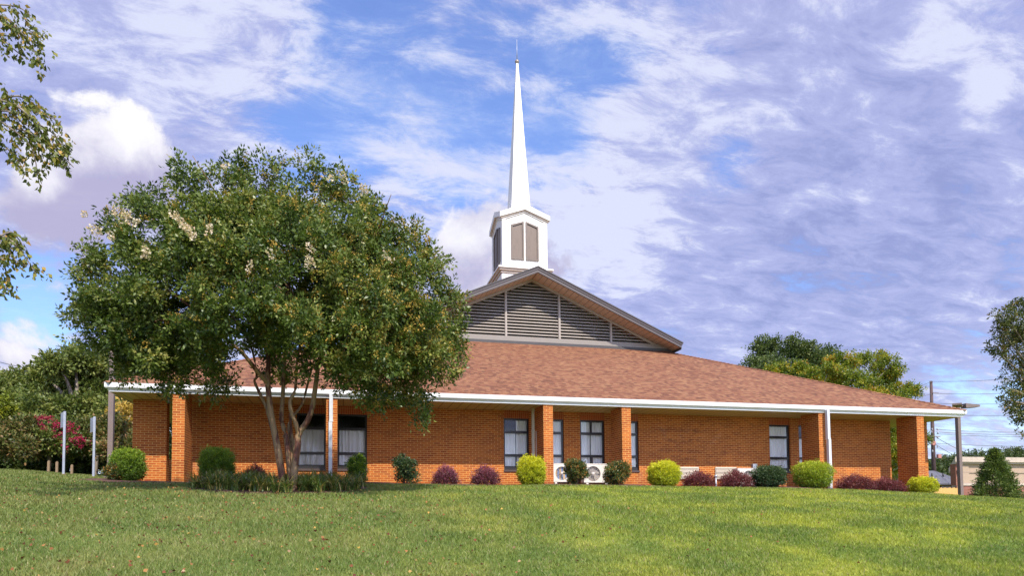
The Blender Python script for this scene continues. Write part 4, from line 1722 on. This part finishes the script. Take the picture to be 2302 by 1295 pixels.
# left background
simple_tree('broadleaf_tree', (-11.5, 34, gz(-11.5, 34)), 3.0, .25,
            px_blobs([(90, 850, 30), (130, 825, 35), (170, 815, 38), (210, 835, 36), (110, 890, 45), (160, 880, 50), (215, 890, 45), (240, 850, 34), (80, 930, 45), (140, 940, 50), (200, 940, 50), (250, 920, 34)], 34, 1.6, rg),
            2300, 14, .6, .16, M_MID, 'rounded mid green tree behind the two sign posts', 31, vary=.4)
simple_tree('broadleaf_tree', (-11.0, 44, gz(-11, 44)), 4, .3,
            px_blobs([(290, 770, 36), (330, 760, 40), (260, 800, 40), (310, 810, 50), (370, 790, 46), (240, 850, 40), (300, 860, 56), (360, 850, 50), (230, 910, 44), (290, 930, 55), (350, 900, 50), (410, 800, 40), (430, 850, 44), (380, 950, 40), (385, 1010, 40), (375, 1055, 34), (330, 1000, 50), (400, 900, 40)], 44, 2.5, rg),
            2300, 14, .7, .19, M_DARK, 'tall dark green tree directly behind the left end of the roof', 32, vary=.6)
simple_tree('broadleaf_tree', (-18.0, 40, gz(-18, 40)), 2.5, .25,
            px_blobs([(5, 870, 34), (40, 865, 30), (75, 875, 30), (20, 910, 40), (60, 915, 40), (-30, 880, 40), (0, 950, 45), (50, 960, 45), (95, 965, 36)], 40, 2.0, rg),
            1700, 14, .6, .17, M_MID, 'lower bushy green tree at the far left edge', 33, vary=.3)
simple_tree('yellow_green_tree', (-13.0, 29.5, gz(-13, 29.5)), 1.5, .1,
            px_blobs([(2, 900, 16), (10, 925, 18), (5, 950, 22), (18, 965, 14), (-15, 935, 25)], 29.5, .5, rg),
            420, 12, .4, .12, M_LIMEY, 'bright yellow-green sapling at the far left edge', 34, limbs=4)
# crape myrtles in the hedge
t = simple_tree('crape_myrtle_tree', (-10.6, 28.5, gz(-10.6, 28.5)), 1.2, .09,
                px_blobs([(100, 960, 34), (140, 965, 34), (170, 990, 32), (120, 992, 32), (160, 1006, 22), (90, 996, 26), (190, 996, 18), (140, 1010, 18)], 28.5, .8, rg),
                800, 13, .42, .12, M_MID, 'small crape myrtle covered in hot pink flowers behind the sign posts', 35)
rf = np.random.default_rng(36)
PKB = px_blobs([(92, 945, 7), (104, 940, 7), (118, 950, 8), (131, 955, 6), (135, 968, 8), (108, 962, 7), (150, 962, 7), (160, 975, 7), (172, 985, 8), (184, 997, 7), (126, 980, 7), (98, 972, 6), (115, 990, 6), (132, 1000, 7), (145, 990, 6), (152, 1003, 6), (178, 1003, 6), (196, 1000, 6), (165, 962, 6), (88, 958, 5), (140, 1013, 6), (120, 1008, 5), (205, 990, 5), (62, 965, 4), (30, 962, 4)], 27.75, .2, rf)
C, d, _ = blob_points(PKB, 150, rf, .3, 1.9)
V, si = sprays(C, d, 10, .15, .055, .9, rf)
quads('blossoms', V, rf.uniform(0, 1, len(si)), leaf_mat('hot_pink_blossom', [(0, (.28, .014, .05)), (.6, (.44, .03, .10)), (1, (.52, .09, .16))], .7, .35, .1), t)
simple_tree('hedge_bush', (-12.2, 27.5, gz(-12.2, 27.5)), .9, .1,
            px_blobs([(20, 972, 32), (60, 966, 30), (40, 992, 32), (5, 1000, 28), (80, 998, 26), (-25, 985, 36), (60, 1005, 22), (25, 1010, 20)], 27.5, 1.0, rg),
            950, 13, .42, .12, M_RUST, 'rusty green seed topped bush at the far left edge', 37, cat='bush')
simple_tree('hedge_bush', (-8.9, 28.0, gz(-8.9, 28)), 1.0, .1,
            px_blobs([(200, 962, 28), (240, 955, 30), (275, 972, 28), (225, 988, 30), (265, 995, 30), (290, 1010, 28), (195, 998, 22), (240, 1010, 20)], 28.0, 1.0, rg),
            1100, 13, .42, .12, M_RUST, 'brown topped bush between the right sign post and the tall pole', 38, cat='bush')
simple_tree('hedge_bush', (-9.3, 31.0, gz(-9.3, 31)), 1.2, .1,
            px_blobs([(265, 940, 22), (285, 930, 22), (300, 955, 26), (280, 965, 24), (310, 930, 18)], 31.0, .6, rg),
            420, 12, .5, .15, M_YEL, 'yellowing autumn bush beside the left brick pier', 39, cat='bush')
for i, (x, lab) in enumerate([(15, 'dark shaded shrub in the left hedge near the photo edge'), (80, 'dark shaded shrub below the rusty hedge bushes'), (150, 'dark shaded shrub behind the left sign post foot'), (215, 'dark shaded shrub behind the right sign post foot')]):
    simple_tree('hedge_shrub', (at(x, 1055, 30.4).x, 30.4, gz(at(x, 1055, 30.4).x, 30.4)), .4, .06, px_blobs([(x - 28, 1030, 30), (x, 1022, 34), (x + 30, 1032, 30), (x, 1048, 26), (x - 30, 1052, 22), (x + 30, 1052, 22)], 30.4, .3, rg),
                520, 12, .45, .13, M_DARK, lab, 60 + i, cat='shrub', group='dark shrubs in the left hedge', limbs=3)
# right background
simple_tree('broadleaf_tree', (33.5, 62, .2), 6, .4,
            px_blobs([(1720, 800, 28), (1760, 790, 30), (1800, 790, 30), (1840, 800, 28), (1700, 830, 24), (1750, 830, 34), (1810, 830, 36), (1860, 820, 26), (1780, 880, 50), (1850, 880, 50), (1720, 880, 40), (1740, 930, 40), (1820, 940, 50)], 62, 3, rg),
            2800, 14, .9, .27, M_DARK, 'dark green tree rising behind the roof, left of the turning maple', 41, vary=.3)
simple_tree('maple_tree', (34.5, 46, .6), 4.5, .28,
            px_blobs([(1790, 828, 18), (1760, 838, 18), (1735, 840, 16), (1820, 850, 22), (1880, 815, 20), (1915, 820, 20), (1860, 840, 22), (1930, 810, 20), (1905, 850, 28), (1975, 815, 20), (2000, 825, 22), (2005, 850, 24), (1985, 865, 26), (1940, 870, 26), (1870, 870, 26), (2015, 880, 18), (2050, 870, 14), (2045, 885, 16), (1960, 895, 26), (1900, 890, 28), (2010, 905, 26), (1990, 950, 40), (1930, 940, 40), (2020, 1000, 34), (2005, 970, 40), (2012, 1020, 36), (2010, 1050, 34), (2070, 985, 14)], 46, 1.6, rg),
            4200, 13, .55, .17, M_MAPLE, 'maple turning yellow and orange behind the right slope of the roof', 42, vary=.6, limbs=14)
simple_tree('broadleaf_tree', (34.5, 25.5, gz(34.5, 25.5)), 4.6, .2,
            px_blobs([(2265, 715, 24), (2295, 705, 26), (2245, 740, 18), (2285, 745, 22), (2320, 740, 40), (2240, 790, 18), (2270, 785, 20), (2300, 800, 28), (2285, 850, 18), (2265, 900, 18), (2295, 890, 26), (2285, 925, 16), (2300, 945, 16), (2260, 870, 10), (2330, 830, 40), (2340, 920, 40), (2300, 980, 10), (2370, 780, 60), (2380, 880, 60), (2310, 850, 22)], 25.5, 1.0, rg),
            1700, 12, .34, .12, M_RGT, 'leafy tree with hanging sprays at the right edge of the photo', 43, vary=.4, limbs=16)
FAR = [('low dome shaped tree beyond the tan building', [(2185, 1035, 22), (2165, 1040, 16), (2205, 1042, 16), (2185, 1055, 26)], 120, (104, .5)),
       ('far tree beyond the grey roofed house, right of the utility pole', [(2110, 1052, 16), (2130, 1045, 16), (2145, 1058, 16), (2120, 1070, 20), (2095, 1062, 14)], 90, (0, 0)),
       ('far dark tree beyond the grey roofed house, left of the utility pole', [(2088, 1055, 14), (2080, 1070, 18), (2096, 1072, 14)], 84, (0, 0)),
       ('far tree above the tan building near the right edge', [(2285, 1040, 26), (2262, 1044, 14), (2310, 1030, 26)], 110, (0, 0)),
       ('farthest hazy tree left of the lamp post', [(2140, 1040, 14), (2155, 1045, 14), (2120, 1042, 12)], 150, (0, 0))]
for i, (lab, bl, Y, _) in enumerate(FAR):
    BB = px_blobs(bl, Y, 2, rg)
    mx_ = float(np.mean([b[0] for b in BB]))
    g0 = gz(mx_, Y)
    simple_tree('distant_tree', (mx_, Y, g0), max(1.0, BB[0][2] - g0 - 1), .3, BB, 420, 11, 1.4, .45, M_FARB, lab, 50 + i, group='distant trees', limbs=3)


def conifer():
    p = at(2240, 1118, 25)
    base = (p.x, 25, gz(p.x, 25))
    rng = np.random.default_rng(12)
    t = empty('conifer', base, 'dark green conical conifer in front of the tan building', 'conifer')
    top = at(2237, 1015, 25).z
    H = top - base[2]
    R = (at(2281, 1100, 25) - at(2199, 1100, 25)).length / 2
    n = 2600
    u = rng.uniform(0, 1, n) ** 1.35
    prof = np.where(u < .16, .72 + u * 1.7, 1.0 * (1 - (u - .16) / .84) ** .85)
    a = rng.uniform(0, 6.283, n)
    lump = 1 + .18 * np.sin(a * 5 + u * 13) + .1 * np.sin(a * 9 - u * 21)
    r = R * np.maximum(prof, .035) * rng.uniform(.45, 1, n) ** .5 * lump
    C = np.stack([base[0] + np.cos(a) * r, base[1] + np.sin(a) * r, base[2] + u * H], 1)
    N = np.stack([np.cos(a), np.sin(a), np.full(n, .7)], 1)
    V, si = sprays(C, N, 12, .28, .11, .35, rng, .6)
    quads('crown', V, (.5 + rng.uniform(-.4, .4, n))[si] + rng.uniform(-.15, .15, len(si)), M_CON, t)
    tb = MB()
    limb(tb, [(base[0], base[1], base[2] - .2), (base[0], base[1], base[2] + H * .5), (base[0], base[1], base[2] + H * .97)], .09, .01, 7)
    tb.build('trunk', BARK, t)
    p = at(2296, 1120, 25.5)
    rng = np.random.default_rng(13)
    shrub(p.x, 1.1, .5, 25.5, M_CON, 'mound', 'low dark green shrub right of the conifer', 700, .07, 'shrub', None, 44)


conifer()


def birch():
    """stands beyond the western edge; only the tips of its drooping limbs reach into view"""
    rng = np.random.default_rng(15)
    base = (-10.6, 12.0, gz(-10.6, 12.0))
    t = empty('birch_tree', base, 'birch at the left edge with drooping sprays of small leaves', 'tree')
    tb = MB()
    top = Vector((-10.3, 11.8, base[2] + 10.5))
    limb(tb, [(base[0], base[1], base[2] - .3), (-10.5, 11.9, base[2] + 4), (-10.4, 11.85, base[2] + 7), top], .16, .04, 9, .04)
    Y = 11.2
    runs = [[(-330, 60), (-120, 25), (0, 35), (45, 70), (75, 110), (100, 155)], [(-120, 25), (-20, 10), (40, 15), (70, 35)], [(0, 35), (30, 60), (60, 65), (95, 85)], [(-20, 60), (20, 100), (50, 125)],
            [(-330, 250), (-120, 235), (0, 225), (60, 255), (110, 320), (165, 375)], [(0, 225), (40, 215), (75, 235), (95, 255), (130, 270)], [(-60, 235), (20, 285), (70, 330), (85, 395)],
            [(20, 285), (70, 300), (120, 340), (150, 385)], [(-60, 300), (0, 320), (40, 360), (50, 380)], [(40, 250), (80, 275), (120, 300), (150, 335)], [(-30, 255), (20, 250), (60, 290), (100, 370)],
            [(-330, 430), (-120, 500), (0, 530), (30, 545), (55, 575), (80, 615)], [(0, 530), (25, 522), (40, 535), (50, 550)], [(-40, 560), (0, 580), (15, 620), (10, 665)], [(-20, 540), (15, 560), (35, 585), (60, 600)]]
    V, SH = [], []
    for run in runs:
        P = [at(x, y, Y + rng.uniform(-.25, .25)) for x, y in run]
        first = len(run) > 5
        limb(tb, P, .032 if first else .015, .006, 5)
        if first:
            a = Vector((-10.45, 11.85, P[0].z - .6))
            limb(tb, [a, (a + P[0]) / 2 + Vector((0, 0, .12)), P[0]], .05, .024, 6)
        if first:
            for q0, q1 in ((a, P[0]), (P[0], P[1]), (P[1], P[2])):
                n = int((q1 - q0).length * 16)
                u = rng.uniform(0, 1, (n, 1))
                C = np.array(q0) * (1 - u) + np.array(q1) * u + rng.normal(0, .22, (n, 3))
                v, si = sprays(C, np.tile(np.array([.4, 0, -.5]), (n, 1)), 6, .16, .082, .62, rng, .8, .5)
                v = v[v[:, 0, 0] < -.425 * v[:, 0, 1] - .05]
                V.append(v)
                SH.append(np.clip(rng.beta(1.4, 2.2, len(v)) * 1.2, 0, 1))
        P = np.array([list(p) for p in P])
        st = 1 if first else 0
        for i in range(st, len(P) - 1):
            L = np.linalg.norm(P[i + 1] - P[i])
            n = int(L * 25) + 2
            u = rng.uniform(0, 1, (n, 1))
            C = P[i] * (1 - u) + P[i + 1] * u + rng.normal(0, .06, (n, 3)) * np.array([1, 1.3, 1])
            N = np.tile(unit(P[i + 1] - P[i]), (n, 1)) + np.array([0, 0, -.5])
            v, si = sprays(C, N, 5, .13, .082, .62, rng, .8, .5)
            V.append(v)
            SH.append(np.clip(rng.beta(1.4, 2.2, len(si)) * 1.2, 0, 1))
    # the rest of the crown beyond the edge of the view
    B = [(-10.6 + rng.normal(0, .8), 12.0 + rng.normal(0, 1.2), base[2] + rng.uniform(3, 10), .8, .8, .7) for _ in range(22)]
    B = [b for b in B if b[0] + b[3] < -.43 * b[1] - .9]
    C, d, _ = blob_points(B, 1500, rng, .3, 1.1)
    v, si = sprays(C, d, 8, .2, .065, .62, rng, .8, .4)
    V.append(v)
    SH.append(np.clip(rng.beta(1.4, 2.2, len(si)) * 1.2, 0, 1))
    tb.build('trunk', BARK, t)
    quads('crown', np.concatenate(V), np.concatenate(SH), M_BIRCH, t)


birch()

# ------------------------------------------------------------------ posts, poles and neighbours


def sign_post(x, yb, yt, label, Y=24.0):
    b0 = at(x, yb, Y)
    zt = at(x, yt, Y).z
    z0 = gz(b0.x, Y)
    t = empty('sign_post', (b0.x, Y, z0), label, 'sign post', 'sign posts left of the church')
    b = MB()
    # galvanised U-channel post
    b.box(b0.x - .033, b0.x + .033, Y - .004, Y + .004, z0 - .2, zt)
    b.box(b0.x - .033, b0.x - .027, Y + .004, Y + .035, z0 - .2, zt)
    b.box(b0.x + .027, b0.x + .033, Y + .004, Y + .035, z0 - .2, zt)
    b.build('post', METAL, t)
    s = MB()
    # the plate is turned almost edge-on, facing the car park
    pr = [(b0.x - .05, Y + .04), (b0.x - .215, Y + .30), (b0.x - .210, Y + .302), (b0.x - .045, Y + .042)]
    s.prism([(x_, y_, zt - .5) for x_, y_ in pr], (0, 0, 0), (0, 0, .48))
    s.build('sign_plate', METAL, t)
    f = MB()
    f.lathe((b0.x, Y, z0), [(.075, 0), (.075, .04), (0, .05)], 10)
    f.build('footing', plain('rusty_base', (.35, .2, .13), .8), t)


sign_post(142.5, 1064, 925, 'taller galvanised sign post with narrow plate, left of the pair')
sign_post(210, 1062, 937, 'shorter galvanised sign post nearer the tall brown pole', 24.6)
p = at(0, 905, 25)
b = MB()
z0 = gz(p.x - .05, 25)
b.box(p.x - .12, p.x - .02, 25, 25.01, z0 - .1, p.z + .25)
tag(b.build('sign_post', METAL, None, (p.x - .07, 25, z0)), 'sliver of a grey sign post cut by the left edge of the photo', 'sign post')


def lamp(x, yb, Y, height, label, heads):
    b0 = at(x, yb, Y)
    z0 = gz(b0.x, Y)
    t = empty('lamp_post', (b0.x, Y, z0), label, 'lamp post', 'parking lot lamp posts')
    b = MB()
    b.box(b0.x - .078, b0.x + .078, Y - .078, Y + .078, z0 - .3, z0 + height)
    b.box(b0.x - .16, b0.x + .16, Y - .16, Y + .16, z0 - .3, z0 + .08)
    b.build('pole', POLE, t)
    for (dx, dy) in heads:
        h = MB()
        zt = z0 + height
        L, wd = .62, .36
        u = Vector((dx, dy, 0)).normalized()
        v = Vector((-u.y, u.x, 0))
        c = Vector((b0.x, Y, zt - .12))
        h.tube([c + u * .08, c + u * .3], .035, 6)
        a0, a1 = c + u * .28, c + u * (.28 + L)
        prof = [a0 - v * wd / 2 + Vector((0, 0, .11)), a1 - v * wd / 2 + Vector((0, 0, .03)), a1 - v * wd / 2 - Vector((0, 0, .05)), a0 - v * wd / 2 - Vector((0, 0, .09))]
        h.prism(prof, (0, 0, 0), v * wd)
        h.build('lamp_head', POLE, t)


pr_ = at(2154, 908, 24.5)
lamp(2160, 1112, 24.5, pr_.z - gz(at(2160, 1112, 24.5).x, 24.5), 'brown square lamp post with two flat heads, right of the church', [(1, -.25), (-1, -.9)])
lamp(249, 1010, 25.0, 6.4, 'tall brown square lamp post rising behind the left roof corner', [(1, .2), (-1, -.2)])


def fence_stakes():
    for i, (x, yt, yb, lab) in enumerate([(110, 1037, 1063, 'short brown wooden stake left of the taller pale stake'), (128.5, 1039, 1064, 'pale wooden stake just left of the left sign post'), (162, 1046, 1064, 'thin pale wooden stake between the sign posts')]):
        Y = 26.5
        p = at(x, yt, Y)
        z0 = gz(p.x, Y)
        b = MB()
        b.box(p.x - .036, p.x + .036, Y - .036, Y + .036, z0 - .1, p.z - .02)
        b.prism([(p.x - .036, Y - .036, p.z - .02), (p.x + .036, Y - .036, p.z - .02), (p.x, Y - .036, p.z + .02)], (0, 0, 0), (0, .072, 0))
        tag(b.build('wooden_stake', plain('pale_wood', (.22, .15, .085), .8), None, (p.x, Y, z0)), lab, 'stake', 'wooden stakes in the hedge')


fence_stakes()


def neighbours():
    # tan stucco building with brick base
    Y = 46.0
    a = at(2157, 1100, Y)
    z_top = at(2200, 1029, Y).z
    zl = at(2200, 1092, Y).z
    zg = zl - 2.4
    x0, x1 = a.x, a.x + 26
    t = empty('tan_building', (x0, Y, zg), 'flat roofed tan stucco building with brick base beyond the conifer', 'building')
    stucco = plain('tan_stucco', (.38, .28, .20), .9, 0, .06, 2, .2, 60)
    light = plain('pale_cast_ledge', (.44, .36, .29), .8)
    b = MB()
    def skew(mb, xa, xb, ya, za, zb):
        """block whose western end runs back north-east, along the neighbouring street"""
        k = 14.0
        prof = [(xa, ya, za), (xb, ya, za), (xb + 12, ya + k, za), (xa + 14.2, ya + k, za)]
        mb.prism(prof, (0, 0, 0), (0, 0, zb - za))
    skew(b, x0, x1, Y, zl, z_top - .5)
    b.build('wall', stucco, t)
    b = MB()
    b.box(x0 + .0, x0 + .95, Y - .09, Y - .002, zl + .19, z_top - .5)
    b.build('pilaster', stucco, t)
    b = MB()
    b.box(x0 - .02, x1, Y - .14, Y - .092, zl - .02, zl + .18)
    b.build('ledge', light, t)
    b = MB()
    b.box(x0 - .02, x1, Y - .10, Y - .091, z_top - 1.3, z_top - 1.22)
    b.build('reveal_band', plain('band_groove', (.33, .25, .19), .9), t)
    b = MB()
    skew(b, x0 - .34, x1, Y - .06, zg - 1, zl - .022)
    b.box(x0 - .34, x0 - .002, Y - .02, Y + .5, zl, z_top - .57)
    b.build('brick_base', BRICK_FAR, t)
    b = MB()
    skew(b, x0 - .75, x1, Y - .42, z_top - .42, z_top)
    skew(b, x0 - .6, x1, Y - .27, z_top - .56, z_top - .422)
    b.build('parapet', light, t)
    b = MB()
    b.lathe((x0 - .17, Y - .12, z_top - 1.2), [(0, -.2), (.1, -.18), (.12, .1), (0, .22)], 10)
    b.build('wall_lamp', METAL, t)

    # grey roofed house
    Y = 64.0
    a, c = at(2060, 1090, Y), at(2175, 1090, Y)
    ze = at(2110, 1088, Y).z
    zr = at(2110, 1059, Y + 5).z
    t = empty('grey_roof_house', (a.x, Y, ze - 2.4), 'low pale house with grey shingle roof behind the wooden fence', 'house')
    b = MB()
    b.box(a.x, c.x, Y + .4, Y + 9.6, ze - 3.4, ze)
    b.build('wall', plain('pale_sage_siding', (.55, .54, .42), .8), t)
    b = MB()
    b.prism([(0, Y, ze - .12), (0, Y, ze + .05), (0, Y + 5, zr), (0, Y + 10, ze + .05), (0, Y + 10, ze - .12)], (a.x - .5, 0, 0), (c.x + .5, 0, 0))
    rf_ = b.build('roof', plain('grey_shingles', (.105, .105, .125), .9, 0, .35, 6, .4, 30), t)
    for x, y in ((2095, 1067), (2105, 1073), (2120, 1067), (2124, 1075)):
        q = at(x, y, Y + 2.5)
        b = MB()
        b.tube([(q.x, Y + 2.5, q.z - .3), (q.x, Y + 2.5, q.z + .15)], .09, 6)
        b.build('roof_vent', DARK, rf_)
    for x in (2117, 2149):
        q = at(x, 1093, Y)
        w_ = MB()
        w_.box(q.x - .3, q.x + .3, Y + .36, Y + .398, q.z - .22, q.z + .2)
        w_.build('window', BLACK, t)

    # wooden fence
    Y = 44.0
    a, c = at(2060, 1100, Y), at(2153, 1100, Y)
    zt = at(2120, 1097.5, Y).z
    zg = zt - 1.9
    t = empty('wooden_fence', (a.x, Y, zg), 'yellow new wood picket fence between the golden ball and the lamp post', 'fence')
    wood = stripes('yellow_pine_boards', (.62, .36, .11), (.30, .15, .04), .145, 0, .7, .08)
    b = MB()
    x = a.x
    k = 0
    while x < c.x + .4:
        b.box(x, x + .135, Y, Y + .02, zg - .6, zt + .03 * math.sin(k * 2.1))
        x += .145
        k += 1
    b.build('pickets', wood, t)
    b = MB()
    b.box(a.x, c.x + .4, Y + .022, Y + .06, zg + .4, zg + .5)
    b.box(a.x, c.x + .4, Y + .022, Y + .06, zt - .4, zt - .3)
    b.build('rail', plain('pine_rail', (.45, .27, .1), .8), t)

    # utility pole and wires
    Y = 72.0
    bt, tp = at(2100.5, 1110, Y), at(2093, 857, Y)
    t = empty('utility_pole', (bt.x, Y, bt.z - 1), 'leaning dark wooden utility pole with wires beyond the right end of the church', 'utility pole')
    b = MB()
    b.tube([(bt.x + .02, Y, bt.z - 1), (tp.x, Y, tp.z)], [.30, .17], 10)
    b.build('pole', plain('dark_creosote_wood', (.075, .045, .042), .85, 0, .3, 4), t)
    for y, L in ((885, .75), (982, 1.05)):
        q = at(2095, y, Y)
        arm = MB()
        arm.box(q.x - (.1 if y < 900 else L), q.x + L, Y - .32, Y - .22, q.z - .05, q.z + .05)
        arm.build('crossarm', POLE, t)
    porcelain = plain('grey_porcelain', (.35, .35, .38), .4)
    for x, y in ((2091, 966), (2103, 966), (2090, 972), (2104, 974), (2104, 985), (2103, 1005), (2092, 1015)):
        q = at(x, y, Y)
        ins = MB()
        ins.lathe((q.x, Y - .3, q.z), [(.0, -.16), (.1, -.12), (.06, 0), (.1, .06), (.0, .16)], 8)
        ins.build('insulator', porcelain, t)
    rusty = plain('rusty_red_box', (.42, .18, .14), .6)
    for x, y, m_ in ((2091.0, 998, 0), (2103.5, 1027, 0)):
        q = at(x, y, Y)
        bx = MB()
        bx.box(q.x - .24, q.x + .24, Y - .65, Y - .33, q.z - .24, q.z + .24)
        bx.build('service_box', rusty, t)

    def wire(pa, pb, Ya, Yb, sag, label):
        A, Bq = at(*pa, Ya), at(*pb, Yb)
        pts = []
        for i in range(17):
            u = i / 16
            q = A.lerp(Bq, u)
            q.z -= sag * 4 * u * (1 - u)
            pts.append(q)
        w_ = MB()
        w_.tube(pts, .030, 5, False)
        tag(w_.build('overhead_wire', plain_wire, None, tuple(A)), label, 'wire', 'overhead wires at the utility pole')
    plain_wire = plain('dark_grey_cable', (.10, .10, .11), .6)
    for pa, pb, sag, lab in [((2093, 858), (2420, 832), .5, 'topmost overhead wire running right from the pole tip'), ((2104, 885), (2420, 868), .5, 'second overhead wire from the top, fixed to the short arm'),
                             ((2098, 907), (2420, 897), .4, 'overhead wire level with the flat lamp heads'), ((2100, 932), (2420, 928), .3, 'overhead wire just below the right gutter corner'),
                             ((2104, 966), (2420, 969), .3, 'upper wire of the close group of three'), ((2104, 972), (2420, 974), .3, 'middle wire of the close group of three'),
                             ((2105, 976), (2420, 979), .3, 'lower wire of the close group of three'), ((2105, 997), (2420, 1001), .3, 'lone wire below the close group of three')]:
        wire(pa, pb, Y - .3, 78, sag, lab)
    wire((2104, 983), (2215, 1032), Y - .3, 60, .3, 'upper slack service wire dropping from the pole to the right')
    wire((2100, 997), (2190, 1040), Y - .3, 60, .3, 'lower slack service wire dropping from the pole to the right')
    wire((2050, 873), (2093, 858), Y - .3, Y - .3, .1, 'short length of wire left of the pole tip')
    wire((2040, 896), (2093, 886), Y - .3, Y - .3, .1, 'short length of wire from the roof to the second arm')
    A, Bq = at(-60, 800, 48), at(110, 838, 48)
    w_ = MB()
    w_.tube([A, A.lerp(Bq, .5) - Vector((0, 0, .05)), Bq], .022, 5, False)
    tag(w_.build('overhead_wire', plain_wire, None, tuple(A)), 'single wire sloping down to the trees at the left edge', 'wire')


neighbours()
